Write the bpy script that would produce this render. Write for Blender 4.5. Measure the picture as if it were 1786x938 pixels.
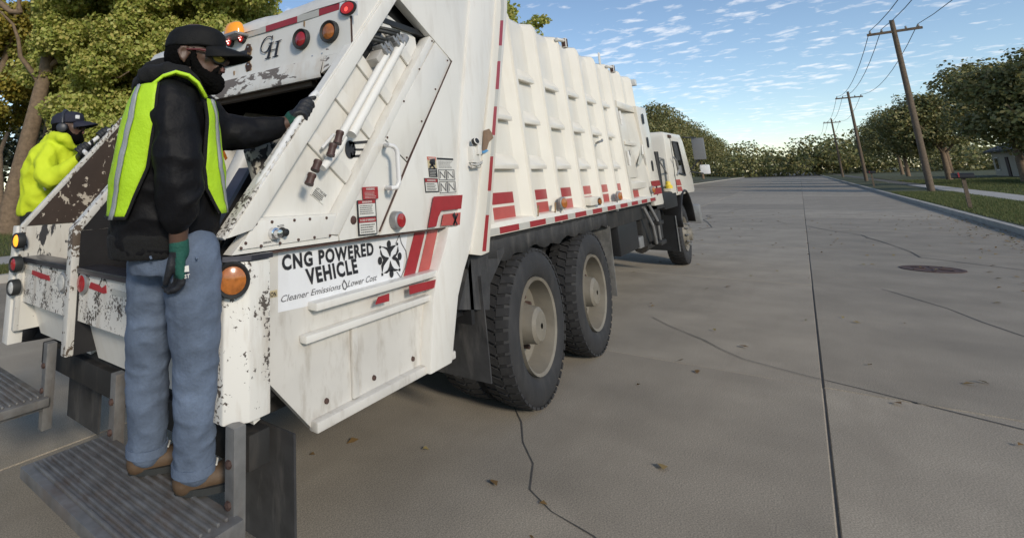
import bpy, bmesh, math, random
import numpy as np
from mathutils import Vector, Matrix
random.seed(7); rng = np.random.default_rng(7)
S = bpy.context.scene
for o in list(bpy.data.objects): bpy.data.objects.remove(o)
COL = S.collection

# ------------------------------------------------------------------ camera
# world frame: x = forward along the truck, y = to its left, z = up.  The street runs along x.
FPX, CX, CY, CAMH = 902.302, 600.0, 150.0, 1.6
def _unit(a): a = np.array(a, float); return a/np.linalg.norm(a)
_X = _unit((1395-CX, 296-CY, FPX)); _Y = _unit((-461-CX, 351-CY, FPX)); _Z = np.cross(_X, _Y)
if _Z[1] > 0: _Z = -_Z
RM = np.array([_X, _Y, _Z]); CAM = np.array([0, 0, CAMH])
cam = bpy.data.cameras.new('camera'); camo = bpy.data.objects.new('camera', cam); COL.objects.link(camo)
M = Matrix.Identity(4)
for i in range(3):
    M[i][0] = RM[i][0]; M[i][1] = -RM[i][1]; M[i][2] = -RM[i][2]; M[i][3] = CAM[i]
camo.matrix_world = M
cam.sensor_fit = 'HORIZONTAL'; cam.sensor_width = 36; cam.lens = 36*FPX/1786
cam.shift_x = (893-CX)/1786; cam.shift_y = -(469-CY)/1786
cam.clip_start = .05; cam.clip_end = 4000
S.camera = camo

# ------------------------------------------------------------------ sky, sun, exposure
SUN_EL = math.radians(25); SUN_DIR = Vector((-.50, -.87, 0)).normalized()     # horizontal direction towards the sun
W = bpy.data.worlds.new('World'); S.world = W; W.use_nodes = True
nt = W.node_tree; nt.nodes.clear()
def wn(t, **k):
    n = nt.nodes.new(t)
    for a, b in k.items(): setattr(n, a, b)
    return n
wout = wn('ShaderNodeOutputWorld'); bg = wn('ShaderNodeBackground'); bg.inputs[1].default_value = .10
sky = wn('ShaderNodeTexSky', sky_type='NISHITA', sun_disc=False, sun_elevation=SUN_EL,
         sun_rotation=math.atan2(SUN_DIR.x, SUN_DIR.y), air_density=1.0, dust_density=.12, ozone_density=1.5, altitude=900)
tc = wn('ShaderNodeTexCoord'); sep = wn('ShaderNodeSeparateXYZ'); nt.links.new(tc.outputs['Generated'], sep.inputs[0])
zz = wn('ShaderNodeMath', operation='ADD'); nt.links.new(sep.outputs[2], zz.inputs[0]); zz.inputs[1].default_value = .10
zm = wn('ShaderNodeMath', operation='MAXIMUM'); nt.links.new(zz.outputs[0], zm.inputs[0]); zm.inputs[1].default_value = .05
dx = wn('ShaderNodeMath', operation='DIVIDE'); nt.links.new(sep.outputs[0], dx.inputs[0]); nt.links.new(zm.outputs[0], dx.inputs[1])
dy = wn('ShaderNodeMath', operation='DIVIDE'); nt.links.new(sep.outputs[1], dy.inputs[0]); nt.links.new(zm.outputs[0], dy.inputs[1])
cmb = wn('ShaderNodeCombineXYZ'); nt.links.new(dx.outputs[0], cmb.inputs[0]); nt.links.new(dy.outputs[0], cmb.inputs[1])
mp = wn('ShaderNodeMapping'); mp.inputs['Rotation'].default_value = (0, 0, .75); mp.inputs['Scale'].default_value = (2.2, 1.7, 1)
nt.links.new(cmb.outputs[0], mp.inputs[0])
n1 = wn('ShaderNodeTexNoise'); n1.inputs['Scale'].default_value = 5.2; n1.inputs['Detail'].default_value = 7; n1.inputs['Roughness'].default_value = .56
n1.inputs['Distortion'].default_value = .25; nt.links.new(mp.outputs[0], n1.inputs['Vector'])
n2 = wn('ShaderNodeTexNoise'); n2.inputs['Scale'].default_value = .8; n2.inputs['Detail'].default_value = 2; nt.links.new(mp.outputs[0], n2.inputs['Vector'])
ad = wn('ShaderNodeMath', operation='MULTIPLY_ADD'); nt.links.new(n2.outputs[0], ad.inputs[0]); ad.inputs[1].default_value = .35; nt.links.new(n1.outputs[0], ad.inputs[2])
rp = wn('ShaderNodeValToRGB'); nt.links.new(ad.outputs[0], rp.inputs[0])
rp.color_ramp.elements[0].position = .715; rp.color_ramp.elements[0].color = (0, 0, 0, 1)
rp.color_ramp.elements[1].position = .98; rp.color_ramp.elements[1].color = (.9, .9, .9, 1)
mx = wn('ShaderNodeMix', data_type='RGBA'); nt.links.new(rp.outputs[0], mx.inputs[0]); nt.links.new(sky.outputs[0], mx.inputs[6]); mx.inputs[7].default_value = (8.0, 7.9, 7.9, 1)
nt.links.new(mx.outputs[2], bg.inputs[0]); nt.links.new(bg.outputs[0], wout.inputs[0])
sl = bpy.data.lights.new('sun', 'SUN'); sl.energy = 2.0; sl.angle = math.radians(10); sl.color = (1, .90, .75)
so = bpy.data.objects.new('sun', sl); COL.objects.link(so)
sdir = Vector((SUN_DIR.x*math.cos(SUN_EL), SUN_DIR.y*math.cos(SUN_EL), math.sin(SUN_EL)))
so.rotation_euler = sdir.to_track_quat('Z', 'Y').to_euler(); so.location = (0, -20, 20)
S.view_settings.view_transform = 'Standard'; S.view_settings.look = 'None'; S.view_settings.exposure = .58; S.view_settings.gamma = 1
S.cycles.max_bounces = 6; S.cycles.transparent_max_bounces = 8; S.cycles.caustics_reflective = False; S.cycles.caustics_refractive = False

# ------------------------------------------------------------------ sight lines of the survey: a pixel of the photograph met with a real plane
def ray(px, py): return RM @ np.array([px-CX, py-CY, FPX])
def hx(px, py, x): r = ray(px, py); return CAM + r*(x/r[0])
def hy(px, py, y): r = ray(px, py); return CAM + r*(y/r[1])
def hz(px, py, z): r = ray(px, py); return CAM + r*((z-CAMH)/r[2])
def hd(px, py, d): return CAM + ray(px, py)*(d/FPX)
LEAN = .05
def hl(px, py, off=0):               # the leaning right side of the container body
    r = ray(px, py); y0 = 1.57+off; t = (y0+LEAN*(CAMH-1.33))/(r[1]-LEAN*r[2]); return CAM+r*t

# ------------------------------------------------------------------ materials
MATS = {}
def mat(name, col, rough=.5, metal=0, bump=0, bscale=60, var=0, vscale=8, spec=.5, emit=None, estr=0, chip=0, chipcol=(.06,.045,.04), chipscale=22, chipstretch=(1,1,1), dirt=0, dirtcol=(.25,.2,.15), transl=0, coat=0, chip2=None, alpha=None, island=None, trans=0, orand=0, dstretch=(2.2, 2.2, .5), speck=0):
    if name in MATS: return MATS[name]
    m = bpy.data.materials.new(name); m.use_nodes = True; t = m.node_tree; b = t.nodes['Principled BSDF']; L = t.links.new
    b.inputs['Base Color'].default_value = (*col, 1); b.inputs['Roughness'].default_value = rough; b.inputs['Metallic'].default_value = metal
    b.inputs['Specular IOR Level'].default_value = spec; b.inputs['Coat Weight'].default_value = coat
    if trans: b.inputs['Transmission Weight'].default_value = trans
    m.diffuse_color = (*col, 1)
    tcn = t.nodes.new('ShaderNodeTexCoord')
    def noise(sc, det=4, ro=.55, stretch=None, dist=0):
        n = t.nodes.new('ShaderNodeTexNoise'); n.inputs['Scale'].default_value = sc; n.inputs['Detail'].default_value = det; n.inputs['Roughness'].default_value = ro; n.inputs['Distortion'].default_value = dist
        if stretch:
            q = t.nodes.new('ShaderNodeMapping'); q.inputs['Scale'].default_value = stretch; L(tcn.outputs['Object'], q.inputs[0]); L(q.outputs[0], n.inputs['Vector'])
        else: L(tcn.outputs['Object'], n.inputs['Vector'])
        return n
    def ramp(src, a, b_, c0=(0,0,0,1), c1=(1,1,1,1)):
        r = t.nodes.new('ShaderNodeValToRGB'); L(src, r.inputs[0]); e = r.color_ramp.elements
        e[0].position = a; e[1].position = b_; e[0].color = c0; e[1].color = c1; return r
    def mix(f, a, b_):
        x = t.nodes.new('ShaderNodeMix'); x.data_type = 'RGBA'
        if isinstance(f, (int, float)): x.inputs[0].default_value = f
        else: L(f, x.inputs[0])
        for k, v in ((6, a), (7, b_)):
            if isinstance(v, tuple): x.inputs[k].default_value = (*v, 1) if len(v) == 3 else v
            else: L(v, x.inputs[k])
        return x.outputs[2]
    cur = tuple(col)
    if island:
        g = t.nodes.new('ShaderNodeNewGeometry'); r = t.nodes.new('ShaderNodeValToRGB'); L(g.outputs['Random Per Island'], r.inputs[0])
        e = r.color_ramp.elements
        while len(e) < len(island): e.new(.5)
        for k, c in enumerate(island): e[k].position = k/(len(island)-1); e[k].color = (*c, 1)
        cur = r.outputs[0]
    if var:
        n = noise(vscale, 5); r = ramp(n.outputs[0], .3, .7, (1-var, 1-var, 1-var, 1), (1, 1, 1, 1))
        x = t.nodes.new('ShaderNodeMix'); x.data_type = 'RGBA'; x.blend_type = 'MULTIPLY'; x.inputs[0].default_value = 1
        if isinstance(cur, tuple): x.inputs[6].default_value = (*cur, 1)
        else: L(cur, x.inputs[6])
        L(r.outputs[0], x.inputs[7]); cur = x.outputs[2]
    if speck:
        n = noise(140, 2, .5); r = ramp(n.outputs[0], .35, .7, (1-speck,)*3+(1,), (1+speck*.4,)*3+(1,)); x = t.nodes.new('ShaderNodeMix'); x.data_type = 'RGBA'; x.blend_type = 'MULTIPLY'; x.inputs[0].default_value = 1
        if isinstance(cur, tuple): x.inputs[6].default_value = (*cur, 1)
        else: L(cur, x.inputs[6])
        L(r.outputs[0], x.inputs[7]); cur = x.outputs[2]
    if orand:
        oi = t.nodes.new('ShaderNodeObjectInfo'); r = ramp(oi.outputs['Random'], 0, 1, (1-orand,)*3+(1,), (1, 1, 1, 1)); x = t.nodes.new('ShaderNodeMix'); x.data_type = 'RGBA'; x.blend_type = 'MULTIPLY'; x.inputs[0].default_value = 1
        if isinstance(cur, tuple): x.inputs[6].default_value = (*cur, 1)
        else: L(cur, x.inputs[6])
        L(r.outputs[0], x.inputs[7]); cur = x.outputs[2]
    if dirt:
        n = noise(5, 6, .65, dstretch); r = ramp(n.outputs[0], .5, .8, (0,0,0,1), (dirt,dirt,dirt,1)); cur = mix(r.outputs[0], cur, dirtcol)
    cm = None
    if chip:
        n = noise(chipscale, 9, .62, chipstretch, .3); th = .78-.34*chip
        lo = noise(chipscale*.16, 3, .5, chipstretch); ma = t.nodes.new('ShaderNodeMath'); ma.operation = 'MULTIPLY_ADD'; L(lo.outputs[0], ma.inputs[0]); ma.inputs[1].default_value = .75; L(n.outputs[0], ma.inputs[2])
        r = ramp(ma.outputs[0], th+.37, th+.395); cur = mix(r.outputs[0], cur, chipcol); cm = r
        if chip2:
            n3 = noise(chipscale*.35, 6, .6); r3 = ramp(n3.outputs[0], .5, .62); cur = mix(r3.outputs[0], cur, mix(r.outputs[0], chip2, chipcol)) if False else cur
        rr = ramp(r.outputs[0], 0, 1, (rough,)*3+(1,), (.8,.8,.8,1)); L(rr.outputs[0], b.inputs['Roughness'])
    if not isinstance(cur, tuple): L(cur, b.inputs['Base Color'])
    else: b.inputs['Base Color'].default_value = (*cur, 1)
    if bump or cm:
        bn = t.nodes.new('ShaderNodeBump'); bn.inputs['Strength'].default_value = bump or .25; bn.inputs['Distance'].default_value = .01
        if cm and not bump:
            iv = t.nodes.new('ShaderNodeInvert'); L(cm.outputs[0], iv.inputs[1]); L(iv.outputs[0], bn.inputs['Height'])
        else: L(noise(bscale, 5).outputs[0], bn.inputs['Height'])
        L(bn.outputs[0], b.inputs['Normal'])
    if emit: b.inputs['Emission Color'].default_value = (*emit, 1); b.inputs['Emission Strength'].default_value = estr
    if transl:
        tr = t.nodes.new('ShaderNodeBsdfTranslucent'); ms = t.nodes.new('ShaderNodeMixShader'); ms.inputs[0].default_value = transl
        if not isinstance(cur, tuple): L(cur, tr.inputs[0])
        else: tr.inputs[0].default_value = (*cur, 1)
        L(b.outputs[0], ms.inputs[1]); L(tr.outputs[0], ms.inputs[2]); L(ms.outputs[0], t.nodes['Material Output'].inputs[0])
    MATS[name] = m; return m
WHITE = (.69, .675, .635)
m_paint = mat('truck_paint', WHITE, .33, var=.07, vscale=3, dirt=.42, dirtcol=(.42,.38,.32), chip=.10, coat=.15)
m_body = mat('body_paint_warm_light', (.725, .69, .615), .34, var=.09, vscale=2.5, dirt=.3, dirtcol=(.55,.48,.36), coat=.2)  # warm light on the body is put into this creamier base colour
m_chip = mat('chipped_paint', WHITE, .4, chip=.47, chipcol=(.085,.07,.06), chipscale=70, dirt=.7, dirtcol=(.35,.28,.2))
m_chip_hi = mat('heavily_chipped_paint', (.62,.6,.56), .45, chip=.62, chipcol=(.075,.062,.052), chipscale=75, dirt=.8, dirtcol=(.3,.23,.16))
m_chip_lo = mat('lightly_chipped_paint', WHITE, .36, chip=.3, chipcol=(.06,.05,.045), chipscale=26, dirt=.35, dirtcol=(.4,.33,.24))
m_rail = mat('grimy_chipped_rail', (.56,.55,.52), .42, chip=.55, chipcol=(.10,.075,.055), chipscale=40, dirt=.7, dirtcol=(.25,.2,.16))
m_scuff = mat('scuffed_lip_paint', WHITE, .4, chip=.56, chipcol=(.15,.13,.12), chipscale=9, chipstretch=(1, .8, 1.7), dirt=.5, dirtcol=(.4,.27,.15))
m_worn = mat('worn_hopper_wall', (.055, .038, .03), .55, chip=.54, chipcol=(.45,.40,.33), chipscale=26, chipstretch=(1,1,.8), var=.3)
m_band = mat('scraped_white_wall', (.6, .58, .53), .5, chip=.62, chipcol=(.04,.04,.045), chipscale=17, chipstretch=(1.6,1,.6), dirt=.4)
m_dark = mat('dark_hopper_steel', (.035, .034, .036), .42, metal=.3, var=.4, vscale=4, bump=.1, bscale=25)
m_sill = mat('scraped_steel_sill', (.13, .13, .16), .3, metal=.8, var=.4, vscale=10)
m_grey = mat('grey_steel', (.35, .35, .35), .42, metal=.5, var=.25)
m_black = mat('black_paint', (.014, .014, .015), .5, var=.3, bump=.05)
m_chassis = mat('dusty_black_chassis', (.02, .019, .018), .7, var=.5, vscale=5, dirt=.4, dirtcol=(.12,.1,.085), bump=.15, bscale=20)
m_rubber = mat('tyre_rubber', (.028, .028, .03), .78, var=.35, vscale=6, bump=.1, dirt=.35, dirtcol=(.09,.085,.08))
m_flap = mat('dusty_rubber_flap', (.045, .045, .047), .8, var=.5, vscale=9, dirt=.6, dirtcol=(.16,.15,.14), bump=.2, bscale=14)
m_rim = mat('dusty_wheel_paint', (.21, .19, .155), .55, var=.3, vscale=7, dirt=.6, dirtcol=(.2,.17,.13), bump=.1)
m_red = mat('red_reflective_tape', (.34, .028, .035), .3, var=.15, vscale=20)
m_red2 = mat('faded_red_stripe', (.45, .085, .075), .35, var=.15, vscale=14)
m_redscuff = mat('torn_red_tape', (.36, .02, .03), .4, chip=.2, chipcol=(.5,.48,.43), chipscale=20)
m_silver = mat('silver_reflective_tape', (.5, .49, .45), .35, var=.1)
m_print = mat('black_print', (.02, .02, .024), .45)
m_grint = mat('grey_print', (.12, .12, .13), .5)
m_signw = mat('white_sign_film', (.74, .75, .77), .3, var=.05, dirt=.15)
m_label = mat('label_film', (.66, .65, .61), .45, var=.1)
m_tan = mat('tan_label', (.5, .42, .26), .5)
m_lensr = mat('red_lens', (.38, .02, .025), .15, var=.3, vscale=60, coat=.5)
m_lensr2 = mat('lit_red_lens', (.34, .015, .018), .15, emit=(1, .05, .03), estr=.12)
m_led = mat('lit_red_diode', (.8, .1, .08), .2, emit=(1, .35, .3), estr=4)
m_lensa = mat('amber_lens', (.46, .15, .03), .2, var=.4, vscale=60, coat=.5)
m_lensa2 = mat('lit_amber_lens', (.8, .28, .02), .2, emit=(1, .35, .02), estr=1.0)
m_beacon = mat('amber_beacon_dome', (.8, .3, .015), .2, emit=(1, .35, .02), estr=.12, coat=.5)
m_lensw = mat('clear_lens', (.6, .6, .58), .15, var=.3, vscale=50, coat=.5)
m_gasket = mat('black_rubber_gasket', (.02, .022, .022), .6)
m_rust = mat('rusty_steel', (.09, .05, .04), .75, var=.5, vscale=30, bump=.3, bscale=60)
m_brown = mat('rust_brown_pin', (.075, .036, .03), .55, var=.4, vscale=40)
m_stain = mat('rust_stain', (.32, .2, .1), .7, var=.4, vscale=30)
m_chrome = mat('chrome', (.7, .7, .72), .15, metal=1)
m_glass = mat('dark_window_glass', (.012, .014, .016), .06, spec=.8)
m_card = mat('cardboard', (.5, .4, .26), .8, var=.2)
m_leafb = mat('brown_flap_leather', (.26, .17, .11), .75, var=.3, vscale=20)
m_bluer = mat('blue_rag', (.1, .3, .55), .8)
m_green_bag = mat('green_bin_bag', (.1, .16, .12), .3, var=.5, vscale=7)
m_yellow = mat('yellow_plastic', (.75, .55, .05), .4)
m_concrete = mat('street_concrete', (.45, .395, .315), .85, var=.3, vscale=1.3, bump=.22, bscale=170, dirt=.7, dirtcol=(.22,.19,.15), orand=.25, dstretch=(.10, .5, 1), speck=.4)
m_joint = mat('dark_joint_filler', (.13, .122, .108), .9, var=.4)
m_kerb = mat('kerb_concrete', (.42, .40, .36), .85, var=.25, vscale=3, bump=.2, bscale=60)
m_walk = mat('sidewalk_concrete', (.40, .385, .36), .85, var=.2, vscale=2, bump=.2, bscale=60)
m_lawn = mat('lawn_soil', (.075, .085, .03), .95, var=.5, vscale=2.5, bump=.5, bscale=30, dirt=.5, dirtcol=(.12,.1,.045))
m_blade = mat('grass_blade', (.1, .12, .035), .7, transl=.25, island=[(.05,.08,.02), (.1,.13,.035), (.17,.15,.06)])
m_bark = mat('tree_bark', (.24, .17, .11), .9, var=.45, vscale=9, bump=.7, bscale=18)

# ------------------------------------------------------------------ mesh helpers
class MB:
    def __init__(s): s.v = []; s.f = []; s.mi = []
    def add(s, vs, fs, mi=0):
        b = len(s.v); s.v += [tuple(map(float, p)) for p in vs]; s.f += [tuple(b+i for i in f) for f in fs]; s.mi += [mi]*len(fs); return s
    def box(s, c, d, rot=None, mi=0):
        c = np.array(c, float); d = np.array(d, float)/2
        vs = [np.array([sx, sy, sz])*d for sx in (-1,1) for sy in (-1,1) for sz in (-1,1)]
        if rot is not None: R3 = np.array(rot.to_3x3() if hasattr(rot, 'to_3x3') else rot); vs = [R3 @ v for v in vs]
        return s.add([c+v for v in vs], [(0,1,3,2),(4,6,7,5),(0,4,5,1),(2,3,7,6),(0,2,6,4),(1,5,7,3)], mi)
    def prism(s, poly, ext, mi=0):       # poly: 3-d outline, ext: extrusion vector
        n = len(poly); a = [np.array(p, float) for p in poly]; b = [p+np.array(ext, float) for p in a]
        nrm = sum((np.cross(a[i]-a[0], a[(i+1) % n]-a[0]) for i in range(1, n-1)), np.zeros(3))
        if nrm @ np.array(ext, float) > 0: a, b = b, a     # cap a faces against the extrusion
        return s.add(a+b, [tuple(range(n)), tuple(range(2*n-1, n-1, -1))]+[(i, n+i, n+(i+1) % n, (i+1) % n) for i in range(n)], mi)
    def tube(s, pts, r, n=10, mi=0, cap=True):
        P = [np.array(p, float) for p in pts]; k = len(P); rs = r if hasattr(r, '__len__') else [r]*k
        vs = []; up = None
        for i in range(k):
            t = P[min(i+1, k-1)]-P[max(i-1, 0)]; t = t/(np.linalg.norm(t)+1e-9)
            if up is None: up = np.array([0, 0, 1.]) if abs(t[2]) < .9 else np.array([1., 0, 0])
            a = np.cross(t, up); a /= np.linalg.norm(a)+1e-9; b = np.cross(a, t); up = b
            vs += [P[i]+rs[i]*(math.cos(2*math.pi*j/n)*a+math.sin(2*math.pi*j/n)*b) for j in range(n)]
        fs = [(i*n+j, i*n+(j+1) % n, (i+1)*n+(j+1) % n, (i+1)*n+j) for i in range(k-1) for j in range(n)]
        if cap: fs += [tuple(range(n-1, -1, -1)), tuple(range((k-1)*n, k*n))]
        return s.add(vs, fs, mi)
    def lathe(s, prof, o, axis, n=24, mi=0, closed=False, cap=True):   # prof: (distance along axis, radius)
        o = np.array(o, float); ax = _unit(axis); h = np.array([0, 0, 1.]) if abs(ax[2]) < .9 else np.array([1., 0, 0])
        a = _unit(np.cross(ax, h)); b = np.cross(a, ax); k = len(prof)
        vs = [o+ax*d+r*(math.cos(2*math.pi*j/n)*a+math.sin(2*math.pi*j/n)*b) for d, r in prof for j in range(n)]
        fs = [(i*n+j, i*n+(j+1) % n, (i+1)*n+(j+1) % n, (i+1)*n+j) for i in range(k-1) for j in range(n)]
        if closed: fs += [((k-1)*n+j, (k-1)*n+(j+1) % n, (j+1) % n, j) for j in range(n)]
        elif cap: fs += [tuple(range(n-1, -1, -1)), tuple(range((k-1)*n, k*n))]
        return s.add(vs, fs, mi)
    def grid(s, G, mi=0, flip=False):    # G[i][j] points
        a, b = len(G), len(G[0]); vs = [p for r in G for p in r]
        fs = [(i*b+j, i*b+j+1, (i+1)*b+j+1, (i+1)*b+j) for i in range(a-1) for j in range(b-1)]
        if flip: fs = [f[::-1] for f in fs]
        return s.add(vs, fs, mi)
    def build(s, name, mats, parent=None, smooth=None, bevel=0):
        base = np.array(PBASE.get(parent.name, (0, 0, 0))) if parent else np.zeros(3)
        me = bpy.data.meshes.new(name); me.from_pydata([tuple(np.array(p)-base) for p in s.v], [], s.f)
        ml = mats if isinstance(mats, (list, tuple)) else [mats]
        for m in ml: me.materials.append(m)
        if len(ml) > 1: me.polygons.foreach_set('material_index', s.mi)
        if bevel:
            bm = bmesh.new(); bm.from_mesh(me); bmesh.ops.remove_doubles(bm, verts=bm.verts, dist=1e-5); bmesh.ops.recalc_face_normals(bm, faces=bm.faces)
            es = [e for e in bm.edges if len(e.link_faces) == 2 and e.calc_face_angle(0) > .5]
            bmesh.ops.bevel(bm, geom=es, offset=bevel, segments=2, affect='EDGES', profile=.6); bm.to_mesh(me); bm.free(); smooth = smooth or 40
        if smooth:
            me.polygons.foreach_set('use_smooth', [True]*len(me.polygons)); me.set_sharp_from_angle(angle=math.radians(smooth))
        me.update()
        o = bpy.data.objects.new(name, me); COL.objects.link(o)
        if parent: o.parent = parent; PBASE[o.name] = tuple(base)
        return o
PBASE = {}
def tag(o, label=None, cat=None, group=None, kind=None):
    if label: o['label'] = label
    if cat: o['category'] = cat
    if group: o['group'] = group
    if kind: o['kind'] = kind
    return o
def empty(name, loc, parent=None):
    o = bpy.data.objects.new(name, None); COL.objects.link(o); o.empty_display_size = .2
    if parent: o.parent = parent; b = np.array(PBASE.get(parent.name, (0,0,0))); o.location = tuple(np.array(loc)-b)
    else: o.location = tuple(loc)
    PBASE[o.name] = tuple(loc); return o
def struct(o, kind='structure'): o['kind'] = kind; return o
def ypoly(pts, y, th, mb=None, mi=0):   # a plate in the plane y, outline given as (x, z), thickness th away from the viewer
    return (mb or MB()).prism([(x, y, z) for x, z in pts], (0, th, 0), mi)
def pxy(pts, y): return [hy(a, b, y) for a, b in pts]
def decal(name, pts, y, m, parent, th=.003, lean=False):
    P = [hl(a, b, y) for a, b in pts] if lean else pxy(pts, y)
    return MB().prism(P, (0, th, 0)).build(name, m, parent)
_txtcache = {}
def text_verts(body, bold=0):
    k = (body, bold)
    if k in _txtcache: return _txtcache[k]
    c = bpy.data.curves.new('print', 'FONT'); c.body = body; c.offset = bold; c.resolution_u = 3; c.space_character = 1+bold*4.2
    o = bpy.data.objects.new('print', c); COL.objects.link(o)
    dg = bpy.context.evaluated_depsgraph_get(); me = bpy.data.meshes.new_from_object(o.evaluated_get(dg))
    v = np.array([p.co[:2] for p in me.vertices]); f = [tuple(p.vertices) for p in me.polygons]
    bpy.data.objects.remove(o); bpy.data.meshes.remove(me)
    x0, x1 = v[:, 0].min(), v[:, 0].max(); H = .69
    v = np.stack([(v[:, 0]-x0)/(x1-x0), v[:, 1]/H], 1); _txtcache[k] = (v, f); return v, f
def text3(body, o, wv, hv, bold=0):     # mesh data of a line of lettering spanned by a width and a height vector
    v, f = text_verts(body, bold); o, wv, hv = (np.array(a, float) for a in (o, wv, hv))
    return [o+a*wv+b*hv for a, b in v], f
def text_px(name, body, bl, br, tl, y, m, parent, bold=0):
    o = hy(*bl, y); vs, fs = text3(body, o, hy(*br, y)-o, hy(*tl, y)-o, bold); return MB().add(vs, fs).build(name, m, parent)

# ------------------------------------------------------------------ ground: street, kerbs, walk, lawns
KY0, KY1 = -3.6, 11.2          # near and far kerb
def sheet(name, x0, x1, y0, y1, z, m, kind='structure'):
    return struct(MB().add([(x0,y0,z),(x1,y0,z),(x1,y1,z),(x0,y1,z)], [(0,1,2,3)]).build(name, m), kind)
sheet('ground', -400, 2600, -1200, 1200, -.06, m_lawn)
road = struct(sheet('road', -60, 420, KY0, KY1, -.009, m_joint))
slab_me = None
sx, sy = 4.6, (KY1-KY0)/4-.008
def slab_mesh():
    mb = MB(); e = .007; x0, x1, y0, y1 = 0, sx-.010, 0, sy
    mb.add([(x0,y0,-.012),(x1,y0,-.012),(x1,y1,-.012),(x0,y1,-.012),(x0+e,y0+e,0),(x1-e,y0+e,0),(x1-e,y1-e,0),(x0+e,y1-e,0)],
           [(4,5,6,7),(0,1,5,4),(1,2,6,5),(2,3,7,6),(3,0,4,7)])
    me = bpy.data.meshes.new('concrete_slab'); me.from_pydata(mb.v, [], mb.f); me.materials.append(m_concrete); return me
slab_me = slab_mesh()
for i in range(-4, 32):
    for j in range(4):
        o = bpy.data.objects.new('concrete_slab', slab_me); COL.objects.link(o); o.parent = road
        o.location = (i*sx+.9, KY0+.004+j*(sy+.008), random.uniform(-.003, .002))
sheet('road_far', 420, 1500, KY0, KY1, -.02, m_concrete)
for nm, y0, y1 in (('kerb_far', KY1, KY1+.16), ('kerb_near', KY0-.16, KY0)):
    k = MB()
    for i in range(-20, 60):
        k.box((i*3.0+1.5, (y0+y1)/2, .02), (2.985, y1-y0, .24))
    struct(k.build(nm, m_kerb, bevel=0))
def lawn_strip(name, y0, y1, z0, z1):
    G = []
    for i in range(60):
        x = -60+i*8
        G.append([(x, y0+(y1-y0)*j/6, z0+(z1-z0)*(j/6)**1.2+.03*math.sin(x*.7+j)) for j in range(7)])
    return struct(MB().grid(G, flip=True).build(name, m_lawn, smooth=60))
lawn_strip('lawn_verge', KY1+.16, 12.55, .12, .16)
lawn_strip('lawn_far', 14.0, 46, .17, 1.6)
lawn_strip('lawn_near', KY0-.16, -6.2, .12, .15)
lawn_strip('lawn_near_back', -7.4, -60, .15, .9)
for nm, ya, yb in (('sidewalk_far', 12.55, 14.0), ('sidewalk_near', -7.4, -6.2)):
    w = struct(sheet(nm, -60, 240, ya, yb, .14, m_joint))
    wm = bpy.data.meshes.new('paving_slab'); b_ = MB().box((.74, 0, .155), (1.48, yb-ya, .05)); wm.from_pydata(b_.v, [], b_.f); wm.materials.append(m_walk)
    for i in range(-8 if ya > 0 else 6, 40):
        o = bpy.data.objects.new('paving_slab', wm); COL.objects.link(o); o.parent = w; o.location = (i*1.5, (ya+yb)/2, random.uniform(-.006, .006))
def blades(name, n, x0, x1, y0, y1, zf, s=.09):
    P = np.stack([rng.uniform(x0, x1, n), rng.uniform(y0, y1, n)], 1); A = rng.uniform(0, 6.28, n); H = s*rng.uniform(.5, 1.3, n)
    Z = np.array([zf(p[0], p[1]) for p in P]); T = rng.normal(0, .03, (n, 2)); w = .008
    v = np.empty((n, 3, 3)); dxy = np.stack([np.cos(A), np.sin(A)], 1)*w
    v[:, 0, :2] = P-dxy; v[:, 1, :2] = P+dxy; v[:, 2, :2] = P+T; v[:, 0, 2] = v[:, 1, 2] = Z-.01; v[:, 2, 2] = Z+H
    return mesh_np(name, v.reshape(-1, 3), np.arange(n*3).reshape(-1, 3), m_blade)
def mesh_np(name, V, F, m, parent=None):
    base = np.array(PBASE.get(parent.name, (0,0,0))) if parent else np.zeros(3)
    me = bpy.data.meshes.new(name); V = np.asarray(V, np.float32)-base.astype(np.float32); F = np.asarray(F, np.int32); k = F.shape[1]
    me.vertices.add(len(V)); me.vertices.foreach_set('co', V.ravel()); me.loops.add(F.size); me.loops.foreach_set('vertex_index', F.ravel())
    me.polygons.add(len(F)); me.polygons.foreach_set('loop_start', np.arange(0, F.size, k, dtype=np.int32)); me.polygons.foreach_set('loop_total', np.full(len(F), k, np.int32))
    me.update(calc_edges=True); me.materials.append(m)
    o = bpy.data.objects.new(name, me); COL.objects.link(o)
    if parent: o.parent = parent; PBASE[o.name] = tuple(base)
    return o
tag(blades('grass', 42000, -6, 12, KY1+.18, 12.5, lambda x, y: .13), kind='stuff')
def lz(y): return .17+1.43*max(0, (y-14)/32)**1.2
tag(blades('grass', 60000, -6, 16, 14.05, 22, lambda x, y: lz(y), .11), kind='stuff')

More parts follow.
